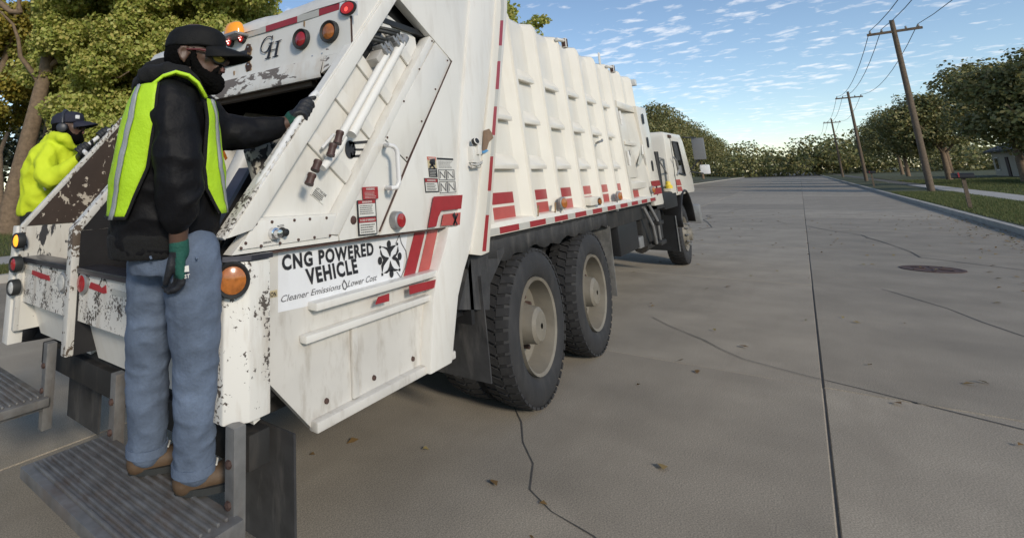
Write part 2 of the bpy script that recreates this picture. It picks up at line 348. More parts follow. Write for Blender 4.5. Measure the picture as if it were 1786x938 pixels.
# hairline cracks, tar seals, oil spots and fallen leaves on the street
def crack(pts, w, n=5):
    P = [np.array(pts[0], float)]
    for a, b in zip(pts[:-1], pts[1:]):
        a, b = np.array(a, float), np.array(b, float)
        for k in range(1, n+1): P.append(a+(b-a)*k/n+(rng.normal(size=2)*.05*np.linalg.norm(b-a)/n*2 if k < n else 0))
    mb = MB(); L_ = []; R_ = []
    for i, q in enumerate(P):
        t = P[min(i+1, len(P)-1)]-P[max(i-1, 0)]; t = t/np.linalg.norm(t); nn = np.array([-t[1], t[0]])*w*rng.uniform(.5, 1.1); L_.append((*(q+nn), .005)); R_.append((*(q-nn), .005))
    return struct(mb.grid([L_, R_]).build('street_crack', m_tar))
m_tar = mat('tar_seal', (.09, .083, .075), .8, var=.4, vscale=20)
crack([(3.4, -2.2), (5.2, -1.2), (7.6, -1.6), (10.2, -.6)], .008); crack([(5.2, -1.2), (5.9, .6), (7.0, 1.5)], .006); crack([(12, -3.3), (14, -1.4), (18, -.9), (22, .8)], .012); crack([(2.4, .4), (2.9, 1.3), (4.1, 1.9)], .005)
crack([(16, 3.2), (19, 2.2), (24, 2.9), (29, 2.0)], .014); crack([(1.5, -.4), (2.3, -1.3), (2.8, -2.8)], .005)
n_ = 900; lp_ = np.stack([rng.uniform(.8, 26, n_)**1.0, np.where(rng.random(n_) < .6, KY0+rng.gamma(1.2, .35, n_), rng.uniform(KY0, 8, n_)), np.full(n_, .012)], 1)
t_ = rng.normal(size=(n_, 3))*[1, 1, .25]; t_ /= np.linalg.norm(t_, axis=1)[:, None]; b_ = np.cross(t_, [0, 0, 1.]); s_ = rng.uniform(.02, .045, n_)[:, None]
lv = np.empty((n_, 4, 3)); lv[:, 0] = lp_-t_*s_; lv[:, 1] = lp_+b_*s_*.6+[0, 0, .006]; lv[:, 2] = lp_+t_*s_; lv[:, 3] = lp_-b_*s_*.6+[0, 0, .012]; lv[:, :, 2] = np.maximum(lv[:, :, 2], .003)
tag(mesh_np('fallen_leaves', lv.reshape(-1, 3), np.arange(n_*4).reshape(-1, 4), mat('dry_leaves', (.2, .12, .04), .8, island=[(.16,.09,.03), (.26,.17,.06), (.2,.18,.07)])), kind='stuff')

# ================================================================== the refuse truck
YR, YL, YD = 1.57, 3.63, 2.85
truck = tag(empty('garbage_truck', (5, 2.6, 0)), 'white rear-loading garbage truck with ribbed sides and red stripes, its hopper open', 'garbage truck')
tg = empty('tailgate', (1.2, 2.6, 1.2), truck)
def ext(poly_px, y): return [(p[0], p[2]) for p in pxy(poly_px, y)]
RU, RP, RO = np.array([.66, .751]), np.array([.751, -.66]), np.array([1.309, 1.485])
def st(s, t): return tuple(RO+s*RU+t*RP)          # along / across the sloping hopper rail
def lamp(name, c, n, r, lens, parent, depth=.03, ring=.28, sq=1.0):
    mb = MB(); n = _unit(n)
    mb.lathe([(-.02, r), (depth*.8, r), (depth, r*.93), (depth*.7, r*(1-ring)), (depth*.2, r*(1-ring))], c, n, 24, 0)
    mb.lathe([(depth*.2, r*(1-ring)), (depth*.75, r*(1-ring)*.98), (depth*.95, r*(1-ring)*.7), (depth*1.05, .004)], c, n, 24, 1)
    return mb.build(name, [m_gasket, lens], parent, smooth=40)

# --- right side wall of the tailgate
ypoly([st(-.02, .005), st(1.40, .005), st(1.535, .30), st(1.50, .345), st(.19, .345), st(.02, .2)], 1.622, .03).build('bay_floor', m_paint, tg)
ypoly([st(1.03, .0), st(1.29, .0), st(1.29, .075), st(1.05, .075)], 1.6205, .001).build('valve_hole_black_plate', m_black, tg)  # thin black plate stands in for the dark of an open hole
mb = MB(); mb.prism([(x, 1.555, z) for x, z in (st(-.155, -.075), st(1.62, -.075), st(1.62, 0), st(-.06, 0))], (0, .055, 0)); mb.build('hopper_rail', m_chip_lo, tg, bevel=.008)
# worn rear edge of the wall (bare edge that faces the back)
mb = MB(); mb.prism([(x, 1.56, z) for x, z in (st(-.16, -.09), st(.52, -.09), st(.52, -.0765), st(-.16, -.0765))], (0, .05, 0)); mb.build('worn_wall_edge', m_chip_hi, tg)
mb = MB(); mb.prism([(x, 1.565, z) for x, z in (st(.525, -.086), st(1.62, -.086), st(1.62, -.0765), st(.525, -.0765))], (0, .045, 0)); mb.build('worn_wall_edge', m_chip_lo, tg)
for s in (.43, .72, .975, 1.30):
    MB().prism([(x, 1.606, z) for x, z in (st(s-.012, .003), st(s+.02, .342), st(s+.09, .342), st(s+.06, .003))], (0, .0155, 0)).build('bay_rib', m_paint, tg, bevel=.006)
mb = MB(); mb.prism([(x, 1.567, z) for x, z in (st(.17, .346), st(1.60, .346), st(1.66, .402), st(.215, .412))], (0, .07, 0)); mb.build('bay_flange', m_paint, tg, bevel=.012)
# bolted control plate and the sheet behind it
ypoly([(1.185, 1.358), st(-.07, .002), st(-.005, .002), (1.752, 1.468), st(.17, .345), (1.76, 1.372), (1.76, 1.352)], 1.574, .05).build('lower_sheet', m_chip_lo, tg)
cp = [(1.212, 1.374), (1.292, 1.472), (1.744, 1.460), (1.695, 1.374)]
ypoly(cp, 1.566, .007).build('control_plate', m_chip_lo, tg, bevel=.002)
bolt_me = None
def bolt(c):
    global bolt_me
    if bolt_me is None:
        q = MB().lathe([(0, .006), (.005, .0055), (.006, .002)], (0, 0, 0), (0,-1,0), 8); bolt_me = bpy.data.meshes.new('bolt'); bolt_me.from_pydata(q.v, [], q.f); bolt_me.materials.append(m_rust)
    o = bpy.data.objects.new('bolt', bolt_me); COL.objects.link(o); o.parent = tg; o.location = tuple(np.array(c)-np.array(PBASE['tailgate']))
for a, b in ((446,390),(474,387),(513,384),(540,382),(569,380),(420,433),(455,429),(520,418),(548,414),(575,411),(428,424),(488,424)):
    bolt(hy(a, b, 1.566))
mb = MB(); c = hy(475, 407, 1.566); mb.lathe([(0, .022), (.02, .022), (.022, .016), (.045, .015), (.047, .004)], c, (0,-1,0), 20); mb.build('stop_button', m_chrome, tg, smooth=40)
mb = MB(); c = hy(491, 405, 1.566); mb.lathe([(0, .019), (.008, .019), (.01, .016), (.03, .014), (.034, .004)], c, (0,-1,0), 20); mb.build('buzzer_button', m_black, tg, smooth=40)
text_px('lettering', 'BUZZER', (484.5, 396.5), (496, 394.5), (484, 393), 1.564, m_print, tg)
text_px('lettering', 'EMERGENCY STOP', (460, 425.5), (483.5, 421.5), (459.5, 422), 1.564, m_print, tg)
# big front sheets with the seam between them
sm = [tuple(hy(a, b, 1.57)[[0, 2]]) for a, b in ((786,107), (710,283), (660,404))]
BL = hy(669, 242, 1.57)[[0, 2]]; TL = np.array(st(1.655, .408)); TR = np.array(sm[0]); BR = np.array(sm[1])
fl0 = np.array(st(.215, .414))
ypoly([(1.765, 1.352), (sm[2][0]-.003, 1.352), (BR[0]-.003, BR[1]-.004), (BL[0]+.003, BL[1]-.004), tuple(fl0)], 1.57, .05).build('side_sheet', m_paint, tg)
ypoly([tuple(TL+[.003, -.004]), tuple(TR+[-.004, -.008]), tuple(BR+[-.004, .004]), tuple(BL+[.002, .003])], 1.567, .05).build('bolted_panel', m_paint, tg, bevel=.003)
for a, b in ((753,72),(780,106),(731,121),(759,156),(704,177),(735,212),(675,240),(709,275)):
    bolt(hy(a, b, 1.567))
ypoly([(sm[2][0]+.007, 1.35), (2.835, 1.334), (2.857, 1.53), (3.0, 2.05), (3.23, 2.87), (1.98, 2.87), (2.0, 2.765), (2.316, 2.606), tuple(TR+[.006, -.001]), tuple(BR+[.006, 0])], 1.562, .055).build('side_sheet', m_paint, tg, bevel=.003)
mb = MB()
for a, b in ((sm[0], sm[1]), (sm[1], sm[2])): mb.prism([(a[0]-.003, 1.5605, a[1]), (a[0]+.005, 1.5605, a[1]), (b[0]+.004, 1.5605, b[1]), (b[0]-.001, 1.5605, b[1])], (0, .02, 0))
mb.build('seam_grime_strip', m_rust, tg)  # thin strip added over the gap for the dark, dirty seam line
# black box added as the dark inside the slot behind the upper sheet
MB().box((2.45, 1.82, 2.52), (.5, .24, .35), Matrix.Rotation(.45, 3, 'Y')).build('slot_dark_box', m_black, tg)
fpx = [(822,-14),(870,-14),(846,200),(832,366),(830,391),(822,431),(810,472),(800,516)]
gpx = [(757,516),(765,472),(779,421),(783,396),(799,394),(799.5,335),(806,200)]
f1 = [tuple(p[[0, 2]]) for p in pxy(fpx, 1.548)]; f2 = [tuple(p[[0, 2]]) for p in pxy(gpx, 1.548)]
ypoly(f1+[(2.62, .64), (2.40, .64)]+f2, 1.548, .09).build('front_flange', m_chip_lo, tg, bevel=.01)
# lower skirt carrying the sign
m_skirt = mat('road_grimed_paint', (.62,.60,.56), .42, var=.15, vscale=3, dirt=.85, dirtcol=(.3,.26,.21), chip=.2, chipscale=24, dstretch=(2.5, 2.5, .9))
ypoly([(1.345, 1.352), (2.80, 1.337), (2.72, .64), (1.62, .64), (1.345, .92)], 1.612, .03).build('lower_skirt', m_skirt, tg)
MB().box((2.16, 1.60, .655), (1.10, .05, .04)).build('skirt_edge_tube', m_skirt, tg, bevel=.008)
MB().prism([(1.86, 1.598, .68), (1.90, 1.598, .68), (1.90, 1.598, .975), (1.86, 1.598, .975)], (0, .014, 0)).build('skirt_stiffener', m_skirt, tg, bevel=.004)
for xx in (1.70, 2.02, 2.34): MB().lathe([(0, .012), (.008, .011), (.01, .003)], (xx, 1.612, .72), (0, -1, 0), 8).build('skirt_bolt', m_rust, tg)
mb = MB(); mb.box((2.12, 1.585, 1.108), (1.04, .055, .032)); mb.prism([(2.60, 1.56, 1.09), (2.638, 1.56, 1.09), (2.575, 1.56, .985), (2.555, 1.56, .985)], (0, .05, 0)); mb.box((2.06, 1.59, .992), (1.02, .04, .03)); mb.build('step_ledge', m_paint, tg, bevel=.006)
MB().prism([(1.32, 1.58, 1.352), (2.84, 1.568, 1.337), (2.84, 1.568, 1.328), (1.32, 1.58, 1.343)], (0, .04, 0)).build('sheet_lip', m_rust, tg)

# --- corner lamp housing
hz0, hz1 = .80, 1.352
mb = MB(); mb.prism([(1.16, 1.58, hz0), (1.16, 1.58, hz1-.005), (1.25, 1.545, hz1-.02), (1.345, 1.555, hz1-.012), (1.345, 1.555, hz0), (1.25, 1.545, hz0)][0:0] or [(1.175, 1.66, hz0), (1.175, 1.60, hz0), (1.25, 1.552, hz0), (1.348, 1.552, hz0), (1.348, 1.66, hz0)], (0, 0, hz1-hz0-.02)); mb.build('lamp_housing', m_chip, tg, bevel=.006)
nrm = _unit((-.55, -.8, 0)); cl = hy(405, 487, 1.578)
lamp('corner_lamp', cl+nrm*.004, nrm, .062, m_lensa, tg, .03, .22)
MB().prism([(1.165, 1.60, 1.335), (1.25, 1.542, 1.335), (1.352, 1.542, 1.335), (1.352, 1.66, 1.335), (1.165, 1.66, 1.335)], (0, 0, .018)).build('housing_cap', m_sill, tg)

# --- three standing walls of the hopper (left, divider; the right one is the sheets above), their inner faces
wallp = [(1.20, .80), (1.20, 1.38), (2.25, 2.60), (3.0, 2.60), (3.0, .80)]
ypoly(wallp, 1.655, .02).build('right_inner_wall', m_black, tg)  # black colour puts in the darkness seen through the upper slot
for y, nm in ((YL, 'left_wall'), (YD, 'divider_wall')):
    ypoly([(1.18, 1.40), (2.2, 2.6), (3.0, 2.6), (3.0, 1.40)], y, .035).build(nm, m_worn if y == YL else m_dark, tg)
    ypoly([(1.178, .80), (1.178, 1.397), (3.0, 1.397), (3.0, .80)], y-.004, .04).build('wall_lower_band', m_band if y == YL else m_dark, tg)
    # edge rail that caps the wall
    w, e = (.034, .020) if y == YL else (.058, .030)
    mb = MB(); mb.prism([(1.18-e, y-.006, .80), (1.18-e, y-.006, 1.397+e*.4), (2.195-e*.75, y-.006, 2.60+e*.75), (2.205, y-.006, 2.60), (1.19, y-.006, 1.395), (1.19, y-.006, .80)], (0, w, 0)); mb.build('wall_edge_rail', m_rail, tg, bevel=.006)
ypoly([(1.75, 1.42), (2.05, 1.80), (2.25, 2.10), (2.95, 2.10), (2.95, 1.42)], YD-.006, .005).build('divider_panel', m_chip_lo, tg)
MB().prism([hy(387, 266, YD-.008), hy(391, 262, YD-.008), hy(397, 276, YD-.008), hy(393, 280, YD-.008)], (0, .002, 0)).build('amber_sticker', m_lensa, tg)
# floors, back of the hopper
for ya, yb in ((1.676, YD), (YD+.04, YL)):
    G = []
    for k in range(14):
        a = k/13; x = 1.26+1.7*a; z = 1.20-.42*math.sin(min(a*1.25, 1)*math.pi)+.35*max(0, a-.6)
        G.append([(x, ya, z), (x, yb, z)])
    MB().grid(G).build('hopper_floor', m_dark, tg, smooth=60)
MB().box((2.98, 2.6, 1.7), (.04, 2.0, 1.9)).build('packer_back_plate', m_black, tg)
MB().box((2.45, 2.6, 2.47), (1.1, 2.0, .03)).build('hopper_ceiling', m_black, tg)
# sills
for ya, yb, wd in ((1.60, YD, .10), (YD+.075, YL, .09)):
    s_ = MB(); s_.box((1.195+wd/2, (ya+yb)/2, 1.205), (wd+.03, yb-ya, .03)); s_.build('hopper_sill', m_sill, tg, bevel=.008)
    MB().box((1.215, (ya+yb)/2, 1.075), (.03, yb-ya-.004, .228)).build('sill_face', m_chip_hi, tg)
    MB().box((1.30, (ya+yb)/2, .86), (.03, yb-ya-.01, .2), Matrix.Rotation(-.3, 3, 'Y')).build('belly_plate', m_chip_lo, tg)
# tape, lamps on the sill face
def xdecal(name, poly, x, m): return MB().prism([hx(a, b, x) for a, b in poly], (.003, 0, 0)).build(name, m, tg)
xd = 1.196
xdecal('torn_tape', [(56,471),(85,481),(86,490),(78,487),(72,486),(55,478)], xd, m_redscuff)
xdecal('torn_tape', [(36,466),(55,471),(55,478),(36,473)], xd, m_silver)
xdecal('torn_tape', [(158,492),(172,497),(176,503),(184,497),(185,511),(180,512),(155,502)], xd, m_redscuff)
xdecal('torn_tape', [(196,503),(220,511),(220,519),(194,514)], xd, m_silver)
xdecal('torn_tape', [(226,511),(240,514),(262,524),(262,534),(226,519)], xd, m_redscuff)
for (a, b), lm, r in (((145.5,494), m_lensr, .042), ((110.5,492), m_lensw, .042)):
    c = hx(a, b, xd-.002); mb = MB()
    mb.lathe([(-.005, r*1.25), (.006, r*1.25), (.012, r*.95)], c, (-1,0,0), 20, 0); mb.lathe([(.0, r), (.016, r*.95), (.022, .005)], c, (-1,0,0), 20, 1)
    mb.build('round_lamp', [m_grey, lm], tg, smooth=40)
# left end post with its three lamps
mb = MB(); mb.prism([(1.15, YL+.04, .72), (1.15, YL+.04, 1.40), (1.15, YL+.105, 1.40), (1.15, YL+.135, .72)], (.08, 0, 0)); mb.build('left_end_post', m_chip_lo, tg, bevel=.006)
for (a, b), lm in (((33.5,419.5), m_lensa2), ((28.5,460.5), m_lensr), ((24.5,501), m_lensw)):
    lamp('end_lamp', hx(a, b, 1.148), (-1, -.12, 0), .046, lm, tg, .025, .25)
# grab bars (ribbed)
def ribbed(name, pts, r, parent, m=m_silver, pitch=.018):
    P = [np.array(p, float) for p in pts]; d = [0]
    for i in range(1, len(P)): d.append(d[-1]+np.linalg.norm(P[i]-P[i-1]))
    n = int(d[-1]/pitch*2); Q = []; R_ = []
    for k in range(n+1):
        s = d[-1]*k/n; i = max(j for j in range(len(d)) if d[j] <= s+1e-9); i = min(i, len(P)-2)
        f = (s-d[i])/(d[i+1]-d[i]); Q.append(P[i]*(1-f)+P[i+1]*f); R_.append(r*(1.0 if k % 2 else .86))
    return MB().tube(Q, R_, 10).build(name, m, parent, smooth=50)
m_bar = mat('ribbed_white_bar', (.66, .66, .66), .35, chip=.3, chipcol=(.08,.075,.08), chipscale=40)
GB0, GB1 = hy(463, 342, 1.575), hy(561, 178, 1.575); off = np.array([-.042, -.0, .036])
ribbed('grab_bar', [GB0, GB0+off, GB1+off, GB1], .0175, tg, m_bar, .034)
hb = [hy(672, 254, 1.566), hy(678, 253, 1.50), hy(688, 256, 1.49), hy(693, 264, 1.485), hy(696, 318, 1.485), hy(692, 327, 1.49), hy(684, 328, 1.50), hy(674, 328, 1.566)]
ribbed('grab_handle', hb, .0125, tg, m_bar, .026)
ribbed('rung', [hy(435, 330, 2.1), hy(412, 386, 2.1)], .007, tg, m_bar)
# --- cylinders and pins in the bay
def b3(s, t, y): x, z = st(s, t); return (x, y, z)
m_cyl = mat('cylinder_paint', (.72, .71, .68), .35, chip=.22, chipcol=(.05,.045,.04), chipscale=14)
for s0, s1, t, r in ((.60, 1.29, .168, .025), (.52, 1.13, .12, .019)):
    MB().tube([b3(s0, t+.008, 1.545), b3(s1, t, 1.545)], r, 16).build('hydraulic_cylinder', m_cyl, tg, smooth=50)
    MB().tube([b3(s1, t, 1.545), b3(s1+.05, t, 1.545)], r*1.1, 14).build('cylinder_gland', m_grey, tg, smooth=50)
MB().tube([b3(.36, .135, 1.555), b3(.50, .155, 1.55), b3(.56, .15, 1.55)], [.018, .021, .017], 12).build('cylinder_link', m_cyl, tg, smooth=50)
MB().tube([b3(.44, .092, 1.575), b3(.52, .098, 1.56), b3(.54, .112, 1.58)], .008, 8).build('hose_stub', m_bar, tg, smooth=50)
for (a, b), (c, d) in (((593.5,229),(588,251)), ((581.5,251),(576,272)), ((555.5,280),(549,298)), ((545,303),(538.5,322))):
    p, q = hy(a, b, 1.515), hy(c, d, 1.515); mb = MB(); ax = q-p; L_ = np.linalg.norm(ax)
    mb.lathe([(0, .012), (.002, .0185), (.012, .0195), (.016, .017), (L_*.8, .017), (L_*.82, .0195), (L_, .0195)], p, ax, 16); mb.build('pivot_pin', m_brown, tg, smooth=40)
vb = MB(); hs = MB()
for k, (s, t) in enumerate(((1.29,.125), (1.25,.11), (1.17,.085), (1.13,.07))):
    vb.box(b3(s, t, 1.56), (.035, .06, .05), Matrix.Rotation(-.85, 3, 'Y')); vb.box(b3(s-.012, t+.025, 1.545), (.022, .05, .03), Matrix.Rotation(-.85, 3, 'Y'))
    hs.tube([b3(s, t, 1.545), b3(s+.01, t-.02, 1.53), b3(s-.01, t-.06, 1.56), b3(s-.03, t-.10, 1.60)], .011, 8)
    vb.tube([b3(s+.02, t, 1.53), b3(s+.03, t+.05, 1.54)], .006, 6)
vb.build('valve_block', m_grey, tg, bevel=.003); hs.build('hydraulic_hoses', m_gasket, tg, smooth=50)
MB().box(b3(1.08, .095, 1.575), (.085, .07, .05), Matrix.Rotation(-.85, 3, 'Y')).build('valve_bracket', mat('warm_grey_paint', (.42,.40,.37), .5), tg, bevel=.004)
# clamp emblem stencilled on the bay
em = MB(); c = hy(611, 261, 1.62)
em.prism([c+np.array([.052*math.cos(a)*.75, 0, .052*math.sin(a)*.85]) for a in np.linspace(0, 6.283, 20)[:-1]], (0, -.002, 0))
def pstrip(mb, pts, y, w):
    P = [hy(a, b, y) for a, b in pts]
    for p, q in zip(P[:-1], P[1:]):
        d = q-p; n = _unit(np.array([-d[2], 0, d[0]]))*w/2; e = _unit(d)*w*.4; mb.prism([p-e-n, q+e-n, q+e+n, p-e+n], (0, -.002, 0))
pstrip(em, [(610,250), (640,247.5)], 1.62, .013); pstrip(em, [(618,261), (640,261)], 1.62, .009)
pstrip(em, [(612,273), (640,271)], 1.62, .011); pstrip(em, [(634,267), (641,267), (641,272), (634,272), (634,267)], 1.62, .009)
pstrip(em, [(609,248), (610,254)], 1.62, .01); pstrip(em, [(617,250), (615,256)], 1.62, .01); pstrip(em, [(612,268), (613,273)], 1.62, .01); pstrip(em, [(617,266), (618,272)], 1.62, .01)
em.build('stencilled_emblem', m_print, tg)
def lines(mb, quad, y, rows, l=.06, r=.94, h=.35, jit=.2):      # rows of small print inside a quad (tl, tr, br, bl)
    q = [np.array(p, float) for p in quad]
    for k in range(rows):
        v0, v1 = (k+.5-h/2)/rows, (k+.5+h/2)/rows; e = r-random.random()*jit
        def at(u, v): p = (q[0]*(1-u)+q[1]*u)*(1-v)+(q[3]*(1-u)+q[2]*u)*v; return hy(p[0], p[1], y)
        u = l
        while u < e-.02:
            w = random.uniform(.05, .13); u2 = min(u+w, e); mb.prism([at(u, v0), at(u2, v0), at(u2, v1), at(u, v1)], (0, .001, 0)); u = u2+.025
def sub(q, u0, v0, u1, v1):
    q = [np.array(p, float) for p in q]
    def at(u, v): return tuple((q[0]*(1-u)+q[1]*u)*(1-v)+(q[3]*(1-u)+q[2]*u)*v)
    return [at(u0, v0), at(u1, v0), at(u1, v1), at(u0, v1)]
def qtext(name, body, q, y, m, parent, bold=.02): return text_px(name, body, q[3], q[2], q[0], y, m, parent, bold)
# labels on the bay floor
for q in ([(587,271),(603,286.5),(595.5,302),(578,284)], [(552,322.5),(572,340),(563.5,357),(541.5,339)]):
    decal('lube_label', q, 1.618, m_label, tg); p = MB(); lines(p, sub(q, .05, .35, .95, .95), 1.6155, 4, .05, .95, .4); p.build('small_print', m_print, tg)
    qtext('lettering', 'LIFT THIS SIDE', sub(q, .12, .1, .92, .3), 1.6155, m_print, tg)
# warning stickers under the handle
q = [(632.5,326.5),(659,325.5),(660,346.5),(634,348)]; decal('warning_sticker', q, 1.559, m_red, tg)
qtext('lettering', 'WARNING', sub(q, .22, .08, .78, .26), 1.5575, m_label, tg); p = MB(); lines(p, sub(q, .1, .38, .92, .95), 1.5575, 5, .02, .98, .22); p.build('small_print', m_label, tg)
q = [(623.5,349.5),(655.5,347.5),(658.5,408),(626.5,411)]; decal('warning_sticker', q, 1.559, m_print, tg)
decal('sticker_panel', sub(q, .05, .115, .95, .475), 1.5575, m_label, tg, .002); decal('sticker_panel', sub(q, .05, .65, .95, .97), 1.5575, m_label, tg, .002)
decal('sticker_header', sub(q, .04, .015, .96, .105), 1.5575, m_red, tg, .002); decal('sticker_header', sub(q, .04, .51, .96, .64), 1.5575, m_red, tg, .002)
qtext('lettering', 'WARNING', sub(q, .24, .03, .78, .09), 1.556, m_label, tg); qtext('lettering', 'IN CASE OF EMERGENCY', sub(q, .1, .545, .92, .605), 1.556, m_label, tg)
p = MB(); lines(p, sub(q, .06, .14, .94, .42), 1.556, 5); lines(p, sub(q, .06, .68, .94, .95), 1.556, 4); p.build('small_print', m_print, tg)
# danger group
q = [(744.5,272.5),(760.5,273.5),(764,310),(748.5,309.5)]; decal('danger_sticker', q, 1.559, m_label, tg)
decal('sticker_header', sub(q, .03, .02, .97, .18), 1.5575, mat('orange_red_print', (.5,.1,.06), .5), tg, .002); qtext('lettering', 'DANGER', sub(q, .15, .05, .9, .15), 1.556, m_label, tg)
decal('sticker_picture', sub(q, .03, .19, .97, .55), 1.5575, m_tan, tg, .002); decal('sticker_panel', sub(q, .03, .56, .97, .98), 1.5575, m_print, tg, .002)
p = MB(); pstrip(p, [(750,283),(754,288),(750,291)], 1.556, .012); pstrip(p, [(754,288),(758,293)], 1.556, .01); pstrip(p, [(752,281.5),(757,280.5)], 1.556, .022); pstrip(p, [(754,285),(758,286)], 1.556, .012); p.build('falling_figure', m_print, tg)
p = MB(); lines(p, sub(q, .1, .6, .92, .95), 1.556, 5, .02, .98, .25); p.build('small_print', m_label, tg)
q = [(740,310.5),(763.5,311.5),(766,335),(742.5,336)]; decal('warning_sticker', q, 1.5585, m_print, tg, .002)
decal('sticker_header', sub(q, .05, .05, .95, .27), 1.557, m_red, tg, .002); qtext('lettering', 'WARNING', sub(q, .2, .09, .82, .22), 1.5555, m_label, tg); decal('sticker_panel', sub(q, .06, .3, .94, .92), 1.557, m_label, tg, .002)
p = MB(); lines(p, sub(q, .1, .34, .9, .9), 1.5555, 5); p.build('small_print', m_print, tg)
q = [(762,274.5),(790.5,276),(796.5,338),(767,340)]; decal('instruction_label', q, 1.559, m_label, tg); decal('sticker_header', sub(q, .01, .01, .99, .06), 1.5575, m_print, tg, .002)
p = MB(); lines(p, sub(q, .05, .09, .97, .29), 1.5575, 6, .03, .97, .3); p2 = MB()
for u0, v0, u1, v1 in ((.03,.33,.47,.6),(.5,.33,.97,.6),(.03,.65,.47,.95),(.5,.65,.97,.95)):
    s4 = sub(q, u0, v0, u1, v1); pstrip(p, s4+[s4[0]], 1.5575, .003)
    s5 = sub(q, u0+.08, v0+.05, u1-.08, v1-.05); pstrip(p, [s5[3], s5[0], s5[2], s5[1]], 1.5575, .004)
p.build('small_print', m_grint, tg)
# stripes on the tailgate side
decal('red_stripe', [(757,343),(807,340),(804.5,364),(770,367.5),(765,378),(761,395),(747.5,397)], 1.5455, m_red, tg, .004)
decal('red_stripe', [(774,374),(803.5,370.5),(802,392),(770.5,394)], 1.5455, m_red2, tg, .004)
decal('red_stripe', [(724,404),(742.5,400.5),(724,478),(704,484.5)], 1.607, m_red, tg)
decal('red_stripe', [(747.5,399),(764.5,396.5),(749,471.5),(730,476.5)], 1.607, m_red2, tg)
decal('red_stripe', [(714,498.5),(762,487),(762.5,500.5),(715,513.5)], 1.555, m_red, tg)
decal('red_stripe', [(660,518),(679,511.5),(679,525),(655,531)], 1.555, m_red, tg)
p = MB(); pstrip(p, [(792,373),(795,380),(792,390)], 1.543, .014); pstrip(p, [(790,375),(797,391)], 1.543, .009); pstrip(p, [(798,374),(791,391)], 1.543, .009); p.build('mark_on_stripe', m_print, tg)
# lamps on the side
c = hy(688, 384, 1.56); mb = MB(); mb.lathe([(0, .045), (.035, .043), (.04, .036)], c, (0,-1,0), 24, 0); mb.lathe([(.03, .036), (.046, .033), (.05, .005)], c, (0,-1,0), 24, 1); mb.build('side_lamp', [m_grey, m_lensr], tg, smooth=40)
mb = MB(); mb.lathe([(0, .02), (.006, .018), (.008, .004)], hy(616, 384, 1.57), (0,-1,0), 10); mb.build('plug', m_brown, tg)
# the sign
ys = 1.611
decal('sign_film', [(485,438),(712,401),(700,486),(600,520),(485,545)], ys, m_signw, tg, .002)
ys = 1.6085
text_px('sign_lettering', 'CNG POWERED', (492.5,471), (652.5,443.5), (491,446.5), ys, m_print, tg, 0.042)
text_px('sign_lettering', 'VEHICLE', (536,496), (625,474.5), (532,470.5), ys, m_print, tg, 0.042)
text_px('sign_lettering', 'Cleaner Emissions', (489,527.5), (593.5,504), (492,515.5), ys, m_grint, tg, .004)
text_px('sign_lettering', 'Lower Cost', (606.5,500.5), (656.5,488.5), (609,489), ys, m_grint, tg, .004)
p = MB(); pstrip(p, [(600,488.5),(597,496),(599,503),(602,504.5),(605,500),(604,495),(600,488.5)], ys, .004); pstrip(p, [(697,408),(690,425)], ys, .003)
pstrip(p, [(696,408),(700,424),(708,438),(710,452),(706,468),(699,484),(692,474)], ys, .003); p.build('sign_flame_outline', m_grint, tg)
lg = MB(); LC = (680, 451)
def lp(a, b): return hy(540+a*.14925, 380+b*.14925, ys)
for c in ((925,308), (822,500), (1052,447), (957,650)):
    o = lp(*c); lg.prism([o+np.array([.016*math.cos(a), 0, .019*math.sin(a)]) for a in np.linspace(0, 6.283, 15)[:-1]], (0, -.002, 0))
for c in ((825,342), (1025,305), (1052,605), (850,660)):
    o = lp(*c); lg.box(o, (.012, .003, .012))
for poly in ([(835,335),(880,338),(920,352),(960,325),(1012,315),(975,360),(950,400),(940,455),(925,420),(905,375),(880,355)],
             [(825,365),(850,430),(880,452),(918,462),(925,472),(890,520),(865,560),(848,640),(838,560),(850,520),(862,492),(845,462),(828,420)],
             [(1030,330),(1040,385),(1020,430),(1002,452),(1035,480),(1050,530),(1052,580),(1030,540),(1005,498),(975,485),(962,465),(985,432),(1008,420),(1022,380)],
             [(943,500),(960,555),(985,590),(1042,605),(1000,622),(962,618),(925,625),(905,645),(868,645),(912,608),(930,570)]):
    lg.prism([lp(*c) for c in poly], (0, -.002, 0))
lg.build('sign_logo', m_print, tg)
q = [(450,512),(483.5,505),(484,517),(450,524)]; decal('caution_label', q, 1.609, m_tan, tg); qtext('lettering', 'CAUTION', sub(q, .06, .2, .94, .9), 1.607, m_print, tg, .03)

# --- hood over the hopper
XH = 1.885
hood = empty('hopper_hood', (1.9, 2.5, 2.3), truck)
yl = hx(262, 108, XH)[1]
prof = [(XH, 2.50), (XH, 2.27), (XH-.012, 2.235), (XH-.045, 2.145), (XH-.04, 2.125), (XH+.03, 2.135)]
def hoodsheet(pr, y0, y1, name, m, n=10):
    G = [[(x+.004*math.sin(5*y+9*z), y, z) for y in np.linspace(y0, y1, n)] for x, z in pr]
    return MB().grid(G).build(name, m, hood, smooth=50)
hoodsheet(prof[:3], 1.57, yl, 'rear_sheet', m_chip_lo, 8)
hoodsheet(prof[2:], 1.74, yl, 'scuffed_lip', m_scuff, 16)
MB().prism([(XH-.012, 1.742, 2.235), (XH-.012, 1.572, 2.235), (XH+.02, 1.572, 2.22), (XH-.035, 1.742, 2.145)], (.03, 0, 0)).build('lip_corner', m_scuff, hood)
MB().box((XH+.03, (1.85+yl)/2, 2.118), (.05, yl-1.85, .035)).build('under_lip_bar', mat('rusty_lip_steel', (.1,.075,.06), .7, chip=.4, chipcol=(.5,.42,.3), chipscale=14), hood, bevel=.01)
